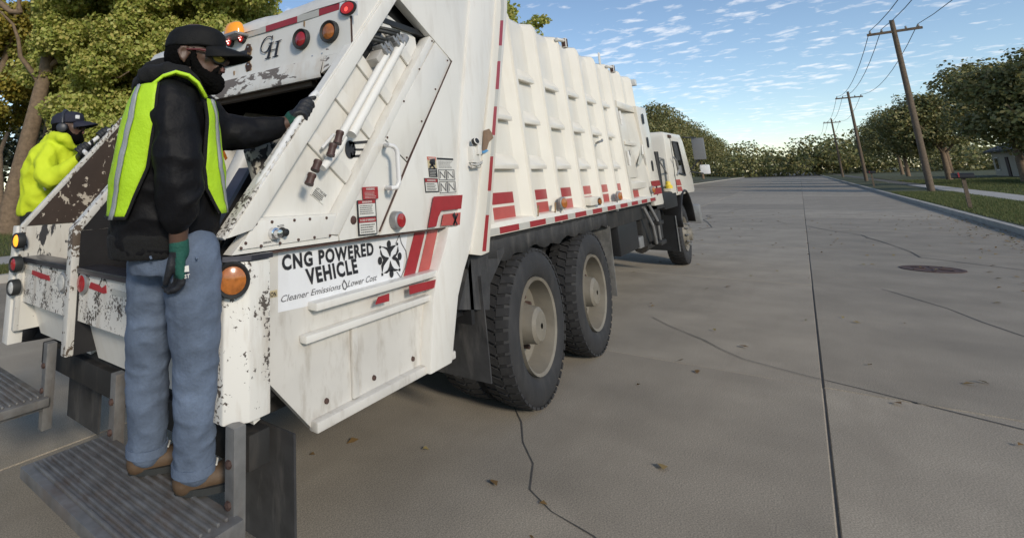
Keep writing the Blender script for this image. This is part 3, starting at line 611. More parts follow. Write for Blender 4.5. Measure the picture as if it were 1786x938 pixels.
ypoly([(XH+.003, 2.50), (XH+.003, 2.225), (1.915, 2.262), (2.173, 2.575), (2.215, 2.625), (1.98, 2.625)], 1.573, .03).build('hood_side_sheet', m_paint, hood)
MB().prism([(XH+.004, 1.566, 2.47), (XH+.011, 1.566, 2.47), (XH+.011, 1.566, 2.24), (XH+.004, 1.566, 2.24)], (0, .006, 0)).build('corner_seam', m_rust, hood)
# dented top sheet
G = []
for i, (x, z) in enumerate(((XH-.004, 2.498), (XH+.005, 2.525), (XH+.035, 2.575), (2.15, 2.66), (2.6, 2.78), (3.1, 2.88))):
    row = []
    for y in np.linspace(1.575, yl, 24):
        d = -.02*math.exp(-((y-2.18)/.05)**2) if i in (2, 3) else 0
        row.append((x+.006*math.sin(7*y), y, z+d+.004*math.sin(11*y+i)))
    G.append(row)
MB().grid(G).build('top_sheet', m_paint, hood, smooth=60)
G = [[(x, yl-.002, z) for z in (2.12, 2.3, 2.5)] for x in (XH, 2.3)]
MB().grid(G).build('hood_end_sheet', m_paint, hood)
def hdecal(name, poly, m, x=XH-.004): return MB().prism([hx(a, b, x) for a, b in poly], (.002, 0, 0)).build(name, m, hood)
tapes = [(427,435.4,m_silver),(435.4,463.5,m_silver),(463.5,518,m_red),(518.5,556,m_silver),(556.5,591.5,m_red)]
def ty(x, k): return (54.6, 64.8)[k]+(x-435.4)*((5.3-54.6)/156.4, (17.3-64.8)/156.4)[k]
for a, b, m_ in tapes: hdecal('tape', [(a, ty(a, 0)), (b, ty(b, 0)), (b, ty(b, 1)), (a, ty(a, 1))], m_)
for k, (a, b) in enumerate(((330, 362), (300, 330), (270, 298))): hdecal('tape', [(a, ty(a, 0)), (b, ty(b, 0)), (b, ty(b, 1)), (a, ty(a, 1))], (m_red, m_silver, m_red)[k])
lamp('tail_lamp', hx(528.5, 69.5, XH), (-1, 0, 0), .056, m_lensr, hood, .03, .3); lamp('tail_lamp', hx(577.5, 56.5, XH), (-1, 0, 0), .058, m_lensa, hood, .03, .28)
hdecal('lamp_plate', [(592.5,4),(623.5,2),(624,27),(593,29)], m_signw, XH-.006)
mb = MB(); c = hx(609, 15.5, XH-.006)
for r, d, mi in ((.05, .012, 0), (.04, .018, 1)):
    mb.prism([c+np.array([-.002, r*math.cos(a), r*.72*math.sin(a)]) for a in np.linspace(0, 6.283, 25)[:-1]], (-d, 0, 0), mi)
mb.lathe([(.018, .012), (.0185, .004)], c+np.array([-.002, .004, -.006]), (-1, 0, 0), 10, 2); mb.build('oval_lamp', [m_gasket, m_lensr2, mat('oval_lamp_core', (.6,.04,.03), .2, emit=(1,.1,.07), estr=.9)], hood)
for a, b in ((403.5,74.5), (424.5,68)):
    c = hx(a, b, XH); lamp('stop_lamp', c, (-1, 0, 0), .031, m_lensr2, hood, .022, .2); mb = MB()
    for k in range(3): mb.lathe([(.024, .005), (.028, .004), (.03, .001)], c+np.array([0, .011*math.cos(2.1*k+.4), .011*math.sin(2.1*k+.4)]), (-1, 0, 0), 8)
    mb.build('lamp_diodes', m_led, hood)
# amber beacon
c0 = hx(418, 60, XH-.01); mb = MB(); G = []
for k in range(7):
    a = k/6*math.pi/2; G.append([(c0[0]-.04+.05*math.cos(t)*math.cos(a)**.6, c0[1]+.075*math.sin(t)*math.cos(a)**.4, c0[2]-.012+.075*math.sin(a)) for t in np.linspace(0, 6.283, 21)])
mb.grid(G, flip=True); mb.build('beacon_dome', m_beacon, hood, smooth=60)
MB().box(c0+np.array([-.035, 0, -.02]), (.11, .155, .016)).build('beacon_base', m_grey, hood, bevel=.004)
# dealer plate and lettering
q = [(380,97),(430.5,88),(430.5,108),(394,118)]; hdecal('dealer_plate', [(378,101),(430.5,87),(431,108),(378,122)], m_print)
hdecal('plate_line', [(385,112.5),(426,101.5),(426,102.8),(385,113.8)], m_red, XH-.006); hdecal('plate_line', [(398,108),(418,103),(418,105),(398,110)], m_label, XH-.006)
p = MB()
def hstrip(mb, pts, w, x=XH-.007):
    P = [hx(a, b, x) for a, b in pts]
    for a, b in zip(P[:-1], P[1:]):
        d = b-a; n = _unit(np.array([0, -d[2], d[1]]))*w/2; e = _unit(d)*w*.3; mb.prism([a-e-n, b+e-n, b+e+n, a-e+n], (-.002, 0, 0))
hstrip(p, [(397,106),(399,99),(401,104),(404,99),(406,103),(409,98),(411,102),(415,97),(418,100)], .006); hstrip(p, [(421,105),(425,102),(427,104),(429,100)], .005); p.build('plate_script', m_label, hood)
gh = MB()
def g1(a, b): return hx(360+a*.1279, b*.1279, XH-.005)
def gpoly(pts): gh.prism([g1(*p) for p in pts], (-.0015, 0, 0))
# G: thick-and-thin crescent, serif, spur; H: two stems, bar and serifs
gpoly([(895,525),(870,505),(835,510),(795,550),(765,610),(750,665),(758,700),(785,715),(818,700),(800,728),(768,722),(742,700),(738,655),(752,600),(785,540),(830,502),(872,492),(898,505)])
gpoly([(898,490),(911,486),(903,545),(894,556),(893,520)]); gpoly([(800,728),(818,700),(838,672),(850,640),(862,620),(868,640),(850,680),(825,712)])
gpoly([(852,590),(925,570),(922,580),(900,588),(862,780),(880,785),(878,792),(797,812),(800,802),(825,792),(872,602),(852,600)])
gpoly([(940,572),(1027,540),(1024,552),(998,562),(960,755),(982,757),(980,766),(900,786),(903,775),(926,768),(966,580),(940,582)])
gpoly([(868,688),(958,662),(956,674),(866,700)])
gh.build('initials', m_print, hood)
# rust blisters
def blob(a, b, ra, rb, m_, x=XH-.003, n=16):
    pts = []
    for k in range(n):
        t = 2*math.pi*k/n; q_ = random.uniform(.75, 1.1); pts.append((a+ra*q_*math.cos(t), b+rb*q_*math.sin(t)))
    hdecal('rust_patch', pts, m_, x)
for a, b, ra, rb in ((433,84,5,9), (433.5,116.5,5,8), (543,98.5,7,8.5), (564,95,5,5), (571,88,3.5,3)): blob(a, b, ra, rb, m_rust)
for a, b, ra, rb in ((434,103,2.8,9), (433,129,2.5,9), (433,87,6.5,11), (433.5,119,6.3,10), (537.5,107,3,3.5), (408,128,1.3,5), (530.5,42,1.5,5.5), (579,80,.9,5), (572,90,5,4.5)): blob(a, b, ra, rb, m_stain, XH-.0015)
for a, b in ((433,82.5), (433.3,113.5), (545.5,98.5), (562.5,94)):
    MB().lathe([(0, .006), (.005, .005), (.006, .002)], hx(a, b, XH-.006), (-1, 0, 0), 8).build('bolt', m_chrome, hood)
# --- inside: slide beam, blade cheek, load
MB().tube([hy(446, 232, 2.35), hy(372, 388, 2.35)], .055, 16).build('slide_tube', mat('grimy_white', (.5,.5,.48), .45, var=.2, dirt=.5, dirtcol=(.2,.2,.2)), tg, smooth=50)
MB().prism([hy(437, 292, 2.2), hy(441, 297, 2.2), hy(386, 392, 2.2), hy(380, 388, 2.2)], (0, .1, 0)).build('slide_track', m_sill, tg)
MB().prism([hy(440, 292, 2.05), hy(545, 330, 2.05), hy(440, 470, 2.05), hy(384, 440, 2.05), hy(384, 392, 2.05)], (0, .03, 0)).build('track_plate', m_dark, tg)
MB().prism([hy(436, 262, 1.80), hy(450, 236, 1.80), hy(500, 221, 1.80), hy(575, 180, 1.80), hy(530, 320, 1.80), hy(468, 345, 1.80), hy(458, 338, 1.80)], (0, .05, 0)).build('packer_cheek', mat('speckled_cheek', (.55,.52,.46), .5, chip=.6, chipcol=(.05,.045,.045), chipscale=20, dirt=.5), tg, bevel=.006)
tag(MB().prism([hx(345, 186, 2.5), hx(440, 222, 2.5), hx(470, 235, 2.5), hx(470, 260, 2.5), hx(345, 215, 2.5)], (.2, .05, 0)).build('cardboard_box', m_card, bevel=.01), 'flattened tan cardboard piled deep inside the truck hopper', 'cardboard box')
mb = MB(); G = []
cb = hx(400, 196, 2.55)
for i in range(9):
    G.append([cb+np.array([.12*math.sin(math.pi*i/8)*math.cos(t)*(1+.2*math.sin(3*t+i)), .30*math.sin(math.pi*i/8)*math.sin(t)*(1+.12*math.cos(5*t)), .17*math.cos(math.pi*i/8)]) for t in np.linspace(0, 6.283, 19)])
tag(mb.grid(G).build('garbage_bag', m_green_bag, smooth=80), 'dark green garbage bag lying at the back of the truck hopper', 'garbage bag')
m_step = mat('worn_step_steel', (.26, .255, .25), .5, metal=.5, var=.4, vscale=14, dirt=.8, dirtcol=(.16,.11,.08), chip=.2, chipcol=(.15,.08,.05), chipscale=20)
# rear step platforms and bumper (below the hopper)
for y0, y1 in ((1.50, 2.45), (3.10, 4.35)):
    mb = MB(); mb.box((1.02, (y0+y1)/2, .535), (.34, y1-y0, .04))
    for k in range(9): mb.box((.89+.032*k, (y0+y1)/2, .561), (.012, y1-y0-.06, .012))
    for yy in (y0+.06, y1-.06): mb.box((1.20, yy, .60), (.05, .05, .42)); mb.box((1.05, yy, .505), (.34, .04, .03))
    rs = mb.build('riding_step', m_step, tg, bevel=.004)
    for yy in (y0+.06, y1-.06):
        for zz in (.50, .58, .70): MB().lathe([(0, .014), (.010, .013), (.013, .004)], (1.175, yy, zz), (-1, 0, 0), 6).build('step_bolt', m_rust, rs)
mb = MB(); mb.box((1.36, 2.6, .66), (.10, 1.95, .12)); mb.box((1.6, 2.6, .72), (.5, 1.6, .1)); mb.build('rear_crossmember', m_chassis, tg, bevel=.01)
for yy in (1.80, 3.40):
    MB().box((1.5, yy, .46), (.012, .42, .42)).build('rear_flap', m_flap, tg)

# --- container body with corrugated sides
body = empty('container', (5.8, 2.6, 1.3), truck)
ZB, ZT, DEP = 1.29, 2.98, .065
LL = [4.01, 4.60, 5.22, 5.83, 6.45, 7.02, 7.62, 8.20]
def sm_(a): a = min(max(a, 0), 1); return a*a*(3-2*a)
def rec(x, z=2.6):
    if x < 3.34: return 0
    Ls = [3.22]+LL
    if z < 2.44 and x > 7.10: return 0.06 if 7.17 < x < 8.06 else (0.0)
    for l in Ls[1:]:
        if abs(x-l) < .0081: return -.007  # raised bead added at each rib edge to make a bright highlight line
    for i, l in enumerate(Ls):
        nx = Ls[i+1] if i+1 < len(Ls) else 99
        if l <= x < nx:
            if i == len(Ls)-1: return 0
            w = nx-l; u = x-l
            if u < .05: return 0
            if u < .085: return DEP*(u-.05)/.035
            if u < w-.105: return DEP
            return DEP*(1-(u-(w-.105))/.105)
    return 0
xs = sorted(set([3.06, 3.22, 3.34]+[round(v, 4) for l, n in zip([3.22]+LL[:-1], LL) for v in (l-.016, l-.008, l+.008, l+.018, l, l+.049, l+.05, l+.085, n-.105)]+[8.20, 8.25, 7.17, 7.171, 8.06, 8.061, 7.10, 7.101]))
zs = [ZB, 1.6, 1.9, 2.2, 2.435, 2.445, 2.7, 2.90, 2.955, ZT]
def side(sgn, name):
    G = []
    for z in zs:
        e = 0 if z < 2.92 else (.012 if z < 2.97 else .03)
        row = []
        for x in xs:
            y = 1.57+LEAN*(z-1.33)+rec(x, z)+e
            row.append((x, y if sgn > 0 else 5.2-y, z))
        G.append(row)
    return MB().grid(G, flip=sgn < 0).build(name, m_body, body, smooth=14)
side(1, 'side_sheet'); side(-1, 'side_sheet')
G = [[(x, 1.57+LEAN*(ZT-1.33)+rec(x)+.03 if t == 0 else (5.2-(1.57+LEAN*(ZT-1.33)+rec(x)+.03) if t == 8 else 1.78+1.64*(t-1)/6), ZT+(.001 if t in (0, 8) else .03)) for t in range(9)] for x in xs]
MB().grid(G).build('roof_sheet', m_body, body, smooth=32)
MB().box((8.23, 2.6, 2.12), (.04, 1.9, 1.66)).build('front_bulkhead', m_body, body)
MB().box((5.65, 2.6, 1.27), (5.2, 2.0, .05)).build('floor_plate', m_chassis, body)
for zl in (2.40, 2.035, 1.667):
    for i, l in enumerate([3.22]+LL[:5]):
        n = LL[i] if i < len(LL) else 8
        if i == 0 and zl > 2.3: continue
        x0, x1 = l+.09, n-.11
        y = 1.57+LEAN*(zl-1.33)
        mb = MB(); mb.prism([(x0, y+.016, zl), (x0, y+.018, zl+.035), (x0, y+DEP+.01, zl+.12), (x0, y+DEP+.01, zl)], (x1-x0-.03, 0, 0))
        mb.build('side_ledge', m_body, body, bevel=.006)
# access door between the last ribs
yd = 1.57+LEAN*(2.0-1.33)
mb = MB(); mb.prism([(7.13, 1.615, 2.44), (7.13, 1.615, 2.52), (7.13, 1.70, 2.56), (7.13, 1.70, 2.44)], (.93, 0, 0)); mb.build('door_header', m_body, body, bevel=.006)
door = MB(); door.prism([(7.24, 1.578+.045, 1.56), (8.02, 1.578+.045, 1.56), (8.02, 1.622+.045, 2.40), (7.24, 1.622+.045, 2.40)], (0, .012, 0)); d_ = door.build('access_door', m_body, body, bevel=.008)
mb = MB(); mb.box((7.64, 1.636, 2.0), (.60, .03, .05)); mb.build('door_rib', m_body, body, bevel=.006)
mb = MB(); mb.prism([(7.13, 1.585, 1.50), (7.13, 1.585, 1.425), (7.13, 1.65, 1.40), (7.13, 1.65, 1.53)], (.95, 0, 0)); mb.build('door_sill', m_body, body, bevel=.006)
for px, py in ((1081.5, 206), (1096, 276)):
    c = hl(px, py, .01); mb = MB(); mb.lathe([(-.09, .02), (-.03, .02), (-.028, .026), (.03, .026), (.032, .02), (.09, .02)], c, (0, .05, 1), 10); mb.build('door_hinge', m_paint, body, smooth=50)
MB().tube([hl(1119, 246, .0), hl(1121, 270, -.02), hl(1125, 276, -.02), hl(1127, 288, -.01)], .012, 8).build('door_latch_rod', m_paint, body, smooth=50)
MB().prism([hl(1117, 247), hl(1119.5, 246), hl(1122, 275), hl(1115, 290), hl(1113.5, 286), hl(1117, 270)], (0, .01, 0)).build('latch_plate', mat('greenish_grey_paint', (.5,.5,.45), .5), body)
p = MB(); c = hl(1097.5, 270, .045)
for k in range(9):
    a = k*.7; p.prism([c+np.array([(.10+.05*(k % 2))*math.cos(a+u), -.004, (.16+.05*(k % 2))*math.sin(a+u)]) for u in (0, .14, .5, .36)], (0, -.001, 0))
p.prism([c+np.array([.05*math.cos(a), -.004, .07*math.sin(a)]) for a in np.linspace(0, 6.283, 6)[:-1]], (0, -.001, 0)); p.build('door_emblem', m_grint, body)
# red blocks on the recessed panels, faded lower row
for i, l in enumerate([3.22]+LL[:6]):
    n = ([3.22]+LL)[i+1]
    x0, x1 = (3.335, 3.80) if i == 0 else ((l+.225, n-.115) if i < 6 else (7.10, 7.2))
    if i == 6: x0, x1 = 7.20, 7.86
    for za, zb, m_ in ((1.422, 1.502, m_red if i < 3 or i == 6 else m_red2), (1.32, 1.402, m_red2)):
        d = .0575 if i == 6 else DEP-.0025
        MB().prism([(x, 1.57+LEAN*(z-1.33)+d, z) for x, z in ((x0, za), (x1, za), (x1, zb), (x0, zb))], (0, .0018, 0)).build('red_block', m_, body)
# bottom flange with conspicuity tape
mb = MB(); mb.prism([(3.10, 1.555, 1.235), (3.10, 1.555, 1.288), (3.10, 1.575, 1.315), (3.10, 1.67, 1.325), (3.10, 1.67, 1.235)], (5.25, 0, 0)); mb.build('bottom_flange', m_body, body, bevel=.004)
x = 3.14
k = 0
while x < 8.3:
    w = .20 if k % 2 == 0 else .315
    if x+w > 8.33: w = 8.33-x
    MB().box((x+w/2, 1.5535, 1.2625), (w-.004, .002, .042)).build('flange_tape', m_silver if k % 2 == 0 else m_red, body); x += w; k += 1
# front end plate; black ovals put in for the dark of its four slots
bp = [hy(1109,185,1.585), hy(1125,189,1.585), hy(1158,353,1.568), hy(1157,356,1.568), hy(1142.5,359,1.568), hy(1141,350,1.568)]
MB().prism(bp, (0, .05, 0)).build('front_end_plate', m_body, body, bevel=.006)
for a, b in ((1122,207.5), (1130.5,248.5), (1138.5,289.5), (1146,331.5)):
    c = hy(a, b, 1.566); MB().prism([c+np.array([.05*np.sign(math.cos(t))*abs(math.cos(t))**.6, 0, .075*np.sign(math.sin(t))*abs(math.sin(t))**.6]) for t in np.linspace(0, 6.283, 21)[:-1]], (0, .004, 0)).build('painted_plate_slot', m_black, body)
for q in ([(1135.5,316),(1150,314.5),(1152.5,323.5),(1137.5,326)], [(1138.5,329),(1153,326.5),(1155,337),(1140.5,340)]):
    MB().prism([hy(a, b, 1.565) for a, b in q], (0, .0015, 0)).build('red_block', m_red, body)
# side marker lamps and brackets
for a, b, tall in ((981, 354, 1), (1079, 342, 1), (1138, 331, 0)):
    c = hy(a, b, 1.545); mb = MB(); mb.lathe([(-.01, .05), (.012, .05), (.016, .043)], c, (-.25,-1,0), 20, 0); mb.lathe([(.01, .042), (.02, .04), (.026, .004)], c, (-.25,-1,0), 20, 1)
    mb.box(c+np.array([.0, .03, -.09]), (.025, .02, .14), None, 0); mb.build('marker_lamp', [m_grey, m_lensa], body, smooth=40)
c = hy(1042, 352, 1.53); mb = MB(); mb.box(c+np.array([-.05, .05, .01]), (.36, .12, .075)); mb.build('lamp_box', m_body, body, bevel=.01)
c = hy(1046, 351.5, 1.52); mb = MB()
for r, d, mi in ((.036, .012, 0), (.026, .018, 1)):
    mb.prism([c+np.array([2.0*r*math.cos(a), .012, r*math.sin(a)]) for a in np.linspace(0, 6.283, 17)[:-1]], (0, -d, 0), mi)
mb.build('side_flasher', [m_gasket, m_lensa], body)
# roof edge fittings
for a, b in ((977.5, 76), (1062.5, 121)):
    c = hl(a, b, .0); mb = MB(); mb.tube([c+np.array([-.12,.0,.02]), c+np.array([-.0,-.03,.02])], .02, 8, 0); mb.box(c+np.array([.03,-.03,0]), (.06,.05,.10), None, 1); mb.build('roof_marker', [m_paint, m_brown], body, bevel=.008)
c = hl(1045.5, 103, .06); MB().box(c+np.array([0,0,.0]), (.05,.02,.16)).build('lifting_eye', m_paint, body, bevel=.01)
c = hl(1104, 144, .03); MB().box(c+np.array([.04,.05,.0]), (.10,.16,.09)).build('roof_bracket', m_paint, body, bevel=.006)
mb = MB(); mb.tube([hl(1040,250,.02), hl(1044,248,-.02), hl(1050,246,-.03), hl(1050,244,-.01)], .012, 8); mb.build('tarp_hook', m_grey, body, smooth=50)
# rust streaks under the ribs
for a, b, h in ((939, 358, 22), (969, 353, 18), (938, 375, 14)):
    MB().prism([hl(a-1.3, b, -.0), hl(a+1.3, b, -.0), hl(a+.6, b+h, -.0), hl(a-1.4, b+h, -.0)], (0, .0, 0) if False else (0, .002, 0)).build('rust_streak', m_stain, body)
# corner channel with vertical tape
chp = [(867,-14),(885,-10),(885,18),(874.5,140),(866,250),(857.5,380),(854,440),(840,446),(822.5,444),(832,380),(845,250),(856,140)]
MB().prism(pxy(chp, 1.538), (0, .10, 0)).build('corner_channel', m_body, body, bevel=.008)
cl = [(873,879,-12),(874,879,12),(873,878,36),(870.3,875.5,80),(868,873,107),(864.5,870,156),(862,867,186),(858,863.5,236),(855.5,860.5,273),(851,856.5,333),(847.5,853,375),(841.5,847.8,438)]
for i in range(len(cl)-1):
    a, b = cl[i], cl[i+1]; m_ = m_red if i in (2, 4, 6, 8, 10) else m_silver
    if i == 5: m_ = m_silver
    if i in (4,): m_ = m_red
    MB().prism([hy(a[0], a[2], 1.5365), hy(a[1], a[2], 1.5365), hy(b[1], b[2], 1.5365), hy(b[0], b[2], 1.5365)], (0, .002, 0)).build('channel_tape', m_, body)
MB().prism([hy(846,228,1.53), hy(853.5,225,1.53), hy(858.5,233,1.53), hy(860.5,241,1.53), hy(853,248,1.53), hy(849,262,1.53), hy(844,265,1.53)], (0, .012, 0)).build('brown_flap', m_leafb, tg)
tag(MB().prism([hy(843,264,1.525), hy(849,261,1.525), hy(852.5,263,1.525), hy(848,266,1.525), hy(843.5,267.5,1.525)], (0, .015, 0)).build('blue_rag', m_bluer), 'scrap of blue rag tucked under the brown flap on the truck side', 'rag')
# latch with lock on the flange
c = hy(824, 270, 1.54); mb = MB(); mb.box(c, (.085, .05, .10), None, 0); mb.box(c+np.array([.03,-.02,.03]), (.05,.04,.06), None, 0); mb.lathe([(0, .024), (.03, .022), (.032, .005)], c+np.array([-.01, -.02, .075]), (-.3, -1, .3), 14, 1)
mb.tube([c+np.array([-.07,-.02,-.06]), c+np.array([-.02,-.035,-.068]), c+np.array([.06,-.03,-.05]), c+np.array([.05,-.02,-.075]), c+np.array([-.06,-.02,-.08])], .008, 8, 1); mb.build('tailgate_latch', [m_paint, m_black], tg, bevel=.004)

# --- chassis
ch = empty('chassis', (6.5, 2.6, .9), truck)
for yy in (2.18, 3.02): MB().box((7.0, yy, .98), (9.6, .09, .26)).build('frame_rail', m_chassis, ch)
mb = MB(); nx = 40
for y0 in (1.60, 3.59):
    G = [[(3.12+2.92*i/nx, y0+.008*math.sin(i*1.9), z) for z in (1.235, 1.17, 1.075+.03*math.sin(i*.9)*math.sin(i*.37))] for i in range(nx+1)]
    f_ = MB().grid(G).build('fender_flap', m_flap, ch, smooth=60); mo = f_.modifiers.new('thick', 'SOLIDIFY'); mo.thickness = .015
MB().box((4.58, 1.604, 1.222), (2.94, .03, .03)).build('flap_strip', m_chassis, ch)
MB().prism([hy(822,446,1.60), hy(842,446,1.60), hy(884,430,1.60), hy(855,495,1.60), hy(854,540,1.60), hy(800,540,1.60)], (0, .05, 0)).build('corner_guard', m_flap, ch)
MB().box((3.10, 1.86, .70), (.014, .56, .62), Matrix.Rotation(-.06, 3, 'Y')).build('mud_flap', m_flap, ch)
MB().box((3.10, 3.34, .70), (.014, .56, .62), Matrix.Rotation(-.06, 3, 'Y')).build('mud_flap', m_flap, ch)
MB().box((5.97, 1.86, .74), (.014, .58, .68), Matrix.Rotation(.03, 3, 'Y')).build('mud_flap', mat('pale_dusty_flap', (.17,.165,.155), .85, var=.5, vscale=12, bump=.3, bscale=30, dirt=.5, dirtcol=(.3,.29,.27)), ch)
MB().box((5.97, 3.34, .74), (.014, .58, .68), Matrix.Rotation(.03, 3, 'Y')).build('mud_flap', m_flap, ch)
mb = MB()
for xx in (3.93, 5.30): mb.tube([(xx, 1.8, .547), (xx, 2.4, .547), (xx, 2.6, .547), (xx, 2.8, .547), (xx, 3.4, .547)], [.07, .09, .22, .09, .07], 14)
mb.tube([(3.93, 2.6, .6), (9.5, 2.6, .85)], .05, 10)
for yy in (2.18, 3.02):
    for k in range(5): mb.box((4.6, yy, .62+.03*k), (1.5-.22*k, .09, .025))
mb.build('axles', m_chassis, ch, smooth=40)
MB().prism([(3.0, 2.0, 1.0), (5.9, 2.0, 1.0), (5.9, 2.0, 1.25), (3.0, 2.0, 1.25)], (0, 1.2, 0)).build('inner_fender', m_black, ch)
MB().tube([(6.35, 2.0, .82), (7.6, 2.0, .82)], .22, 22).build('air_tank', m_black, ch, smooth=50)
MB().box((7.5, 1.80, 1.12), (2.7, .30, .20)).build('side_box', m_chassis, ch, bevel=.02)
MB().box((7.1, 1.74, .86), (.9, .16, .34)).build('tool_box', m_black, ch, bevel=.015)
for xx in (6.45, 7.57): MB().tube([(xx, 2.0+.228*math.cos(a), .82+.228*math.sin(a)) for a in np.linspace(0, 6.283, 19)], .012, 6).build('tank_strap', m_grey, ch)
MB().box((8.6, 2.0, .86), (1.3, .62, .42)).build('battery_box', m_chassis, ch, bevel=.02)
MB().box((7.75, 1.74, .74), (.22, .14, .14)).build('valve_box', m_grey, ch, bevel=.01)
MB().box((8.1, 1.72, .74), (.26, .02, .14)).build('id_plate', mat('tan_plate', (.2,.17,.12), .6), ch)
MB().box((9.2, 2.2, 1.17), (2.0, 1.1, .16)).build('cab_mount', m_chassis, ch, bevel=.01)
for a0, b0, a1, b1, a2, b2 in ((1122,362,1138,392,1145,424), (1131,357,1146,384,1152,422)):
    MB().tube([hy(a0, b0, 1.62), hy(a1, b1, 1.58), hy(a2, b2, 1.60)], .022, 8).build('step_bracket', m_grey, ch, smooth=50)
MB().box(hy(1147,388,1.60), (.30, .10, .05)).build('cab_step', m_chassis, ch, bevel=.01); MB().box(hy(1150,422,1.60), (.34, .12, .05)).build('cab_step', m_chassis, ch, bevel=.01)
MB().box((10.14, 2.08, .64), (.016, .86, .56)).build('mud_flap', m_black, ch)
MB().box((11.3, 2.05, .95), (1.5, .30, .55)).build('inner_fender', m_black, ch)  # black box added to fill the gap behind the wheel with dark
MB().box((10.13, 1.645, .64), (.02, .012, .56)).build('flap_edging', m_grey, ch)
G = []
for k in range(13):
    a = math.pi*(.02+.96*k/12); G.append([(11.27-.68*math.cos(a), y, .60+.62*math.sin(a)+.06) for y in (1.62, 1.64, 2.1)])
f_ = MB().grid(G).build('front_fender', m_black, ch, smooth=50); mo = f_.modifiers.new('thick', 'SOLIDIFY'); mo.thickness = .03
MB().box((9.95, 1.95, 1.18), (1.1, .62, .26)).build('fender_box', m_black, ch, bevel=.03)

MB().box((10.5, 2.4, .86), (1.4, .9, .42)).build('underbody_fill_box', m_chassis, ch, bevel=.03)  # dark box added under the cab to close the light gap
MB().tube([(8.9, 1.95, .55), (10.0, 1.95, .58)], .10, 14).build('muffler', m_chassis, ch, smooth=50)

# --- wheels
def make_wheel(name, c, sgn, r=.547, rim=.335, front=False):
    w = empty(name, c, truck); c = np.array(c, float); ax = (0, -sgn, 0); W2 = .27
    prof = [(.0-.035, rim), (-.008, rim+.03), (.004, rim+.09), (-.002, r-.075), (-.02, r-.03), (-.045, r-.012), (-W2+.045, r-.012), (-W2+.02, r-.03), (-W2, r-.08), (-W2+.01, rim+.03), (-W2+.03, rim)]
    MB().lathe(prof, c, ax, 56, closed=True).build('tyre', m_rubber, w, smooth=35)
    t = MB(); n = 46
    for k in range(n):
        for j, (ya, yb, ph) in enumerate(((-.012, -.095, 0), (-.10, -.17, .5), (-.175, -W2+.012, 0))):
            a0 = 2*math.pi*(k+ph)/n; a1 = a0+2*math.pi*.68/n; tw = .035*(1 if j != 1 else -1)
            vs = []
            for rr in (r-.03, r):
                for (d, aa) in ((ya, a0), (ya, a1), (yb, a1+tw), (yb, a0+tw)):
                    rr2 = rr-(.014 if (rr == r and ((j == 0 and d == ya) or (j == 2 and d == yb))) else 0)
                    vs.append(c+np.array([rr2*math.cos(aa), -sgn*d, rr2*math.sin(aa)]))
            t.add(vs, [(0,1,2,3),(7,6,5,4),(0,4,5,1),(1,5,6,2),(2,6,7,3),(3,7,4,0)])
    o = t.build('tread', m_rubber, w); o['kind'] = 'stuff'
    if front: rp = [(-.03, rim), (-.005, rim-.005), (-.02, rim-.03), (-.06, rim-.05), (-.03, .2), (.03, .17), (.05, .12), (.09, .10), (.10, .02)]
    else: rp = [(-.03, rim), (-.005, rim-.005), (-.015, rim-.025), (-.15, rim-.045), (-.175, .24), (-.165, .16), (-.10, .135), (-.02, .125), (.0, .10), (.005, .02)]
    MB().lathe(rp, c, ax, 44, cap=False).build('rim', m_rim, w, smooth=35)
    b_ = MB()
    for k in range(10):
        a = k*.6283; rr = .185; d0 = -.165 if not front else .02
        b_.lathe([(d0, .018), (d0+.04, .017), (d0+.045, .006)], c+np.array([rr*math.cos(a), 0, rr*math.sin(a)]), ax, 6)
    b_.build('lug_nuts', m_rust if not front else m_grey, w)
    return w
def copy_tree(o, parent=None):
    c = o.copy(); COL.objects.link(c)
    if parent: c.parent = parent
    for k in list(o.children): copy_tree(k, c)
    return c
w1 = make_wheel('wheel', (3.93, 1.57, .547), 1)
for x, y in ((5.30, 1.57), (3.93, 1.88), (5.30, 1.88)):
    c = copy_tree(w1, truck); c.location = Vector((x, y, .547))-Vector((5, 2.6, 0))
wl = make_wheel('wheel', (3.93, 3.63, .547), -1)
c = copy_tree(wl, truck); c.location = Vector((5.30, 3.63, .547))-Vector((5, 2.6, 0))
make_wheel('wheel', (11.27, 1.70, .53), 1, .53, .30, True); make_wheel('wheel', (11.27, 3.5, .53), -1, .53, .30, True)

# --- cab
cab = empty('cab', (11, 2.6, 1.3), truck); YC = 1.64; YCL = 3.56
out = [(10.10, 1.22), (10.10, 2.20), (10.16, 2.30), (11.75, 2.33), (11.95, 2.24), (12.50, 1.55), (12.58, 1.22)]
MB().prism([(x, YC, z) for x, z in out], (0, YCL-YC, 0)).build('cab_shell', m_body, cab, bevel=.05)
win = [tuple(hy(a, b, YC)[[0, 2]]) for a, b in ((1170.8,247.5),(1180.5,248.6),(1194.5,306),(1182.5,302.5))]
ypoly(win, YC-.006, .03).build('side_window', m_glass, cab)
mb = MB(); P = [np.array([x, YC-.008, z]) for x, z in win]
for p, q in zip(P, P[1:]+P[:1]): mb.tube([p, q], .014, 6)
mb.build('window_seal', m_gasket, cab)
MB().prism([(11.985, YC+.12, 2.20), (12.465, YC+.12, 1.60), (12.465, YCL-.12, 1.60), (11.985, YCL-.12, 2.20)], (.02, 0, .012)).build('windshield', m_glass, cab)
MB().prism([(10.55, YC-.004, 1.26), (10.60, YC-.004, 2.24), (10.63, YC-.004, 2.24), (10.58, YC-.004, 1.26)], (0, .01, 0)).build('door_seam', m_gasket, cab)
MB().tube([hy(1174,274,YC-.05), hy(1180,280,YC-.07), hy(1184,296,YC-.07), hy(1181,306,YC-.05)], .014, 8).build('cab_grab_rail', m_grey, cab, smooth=50)
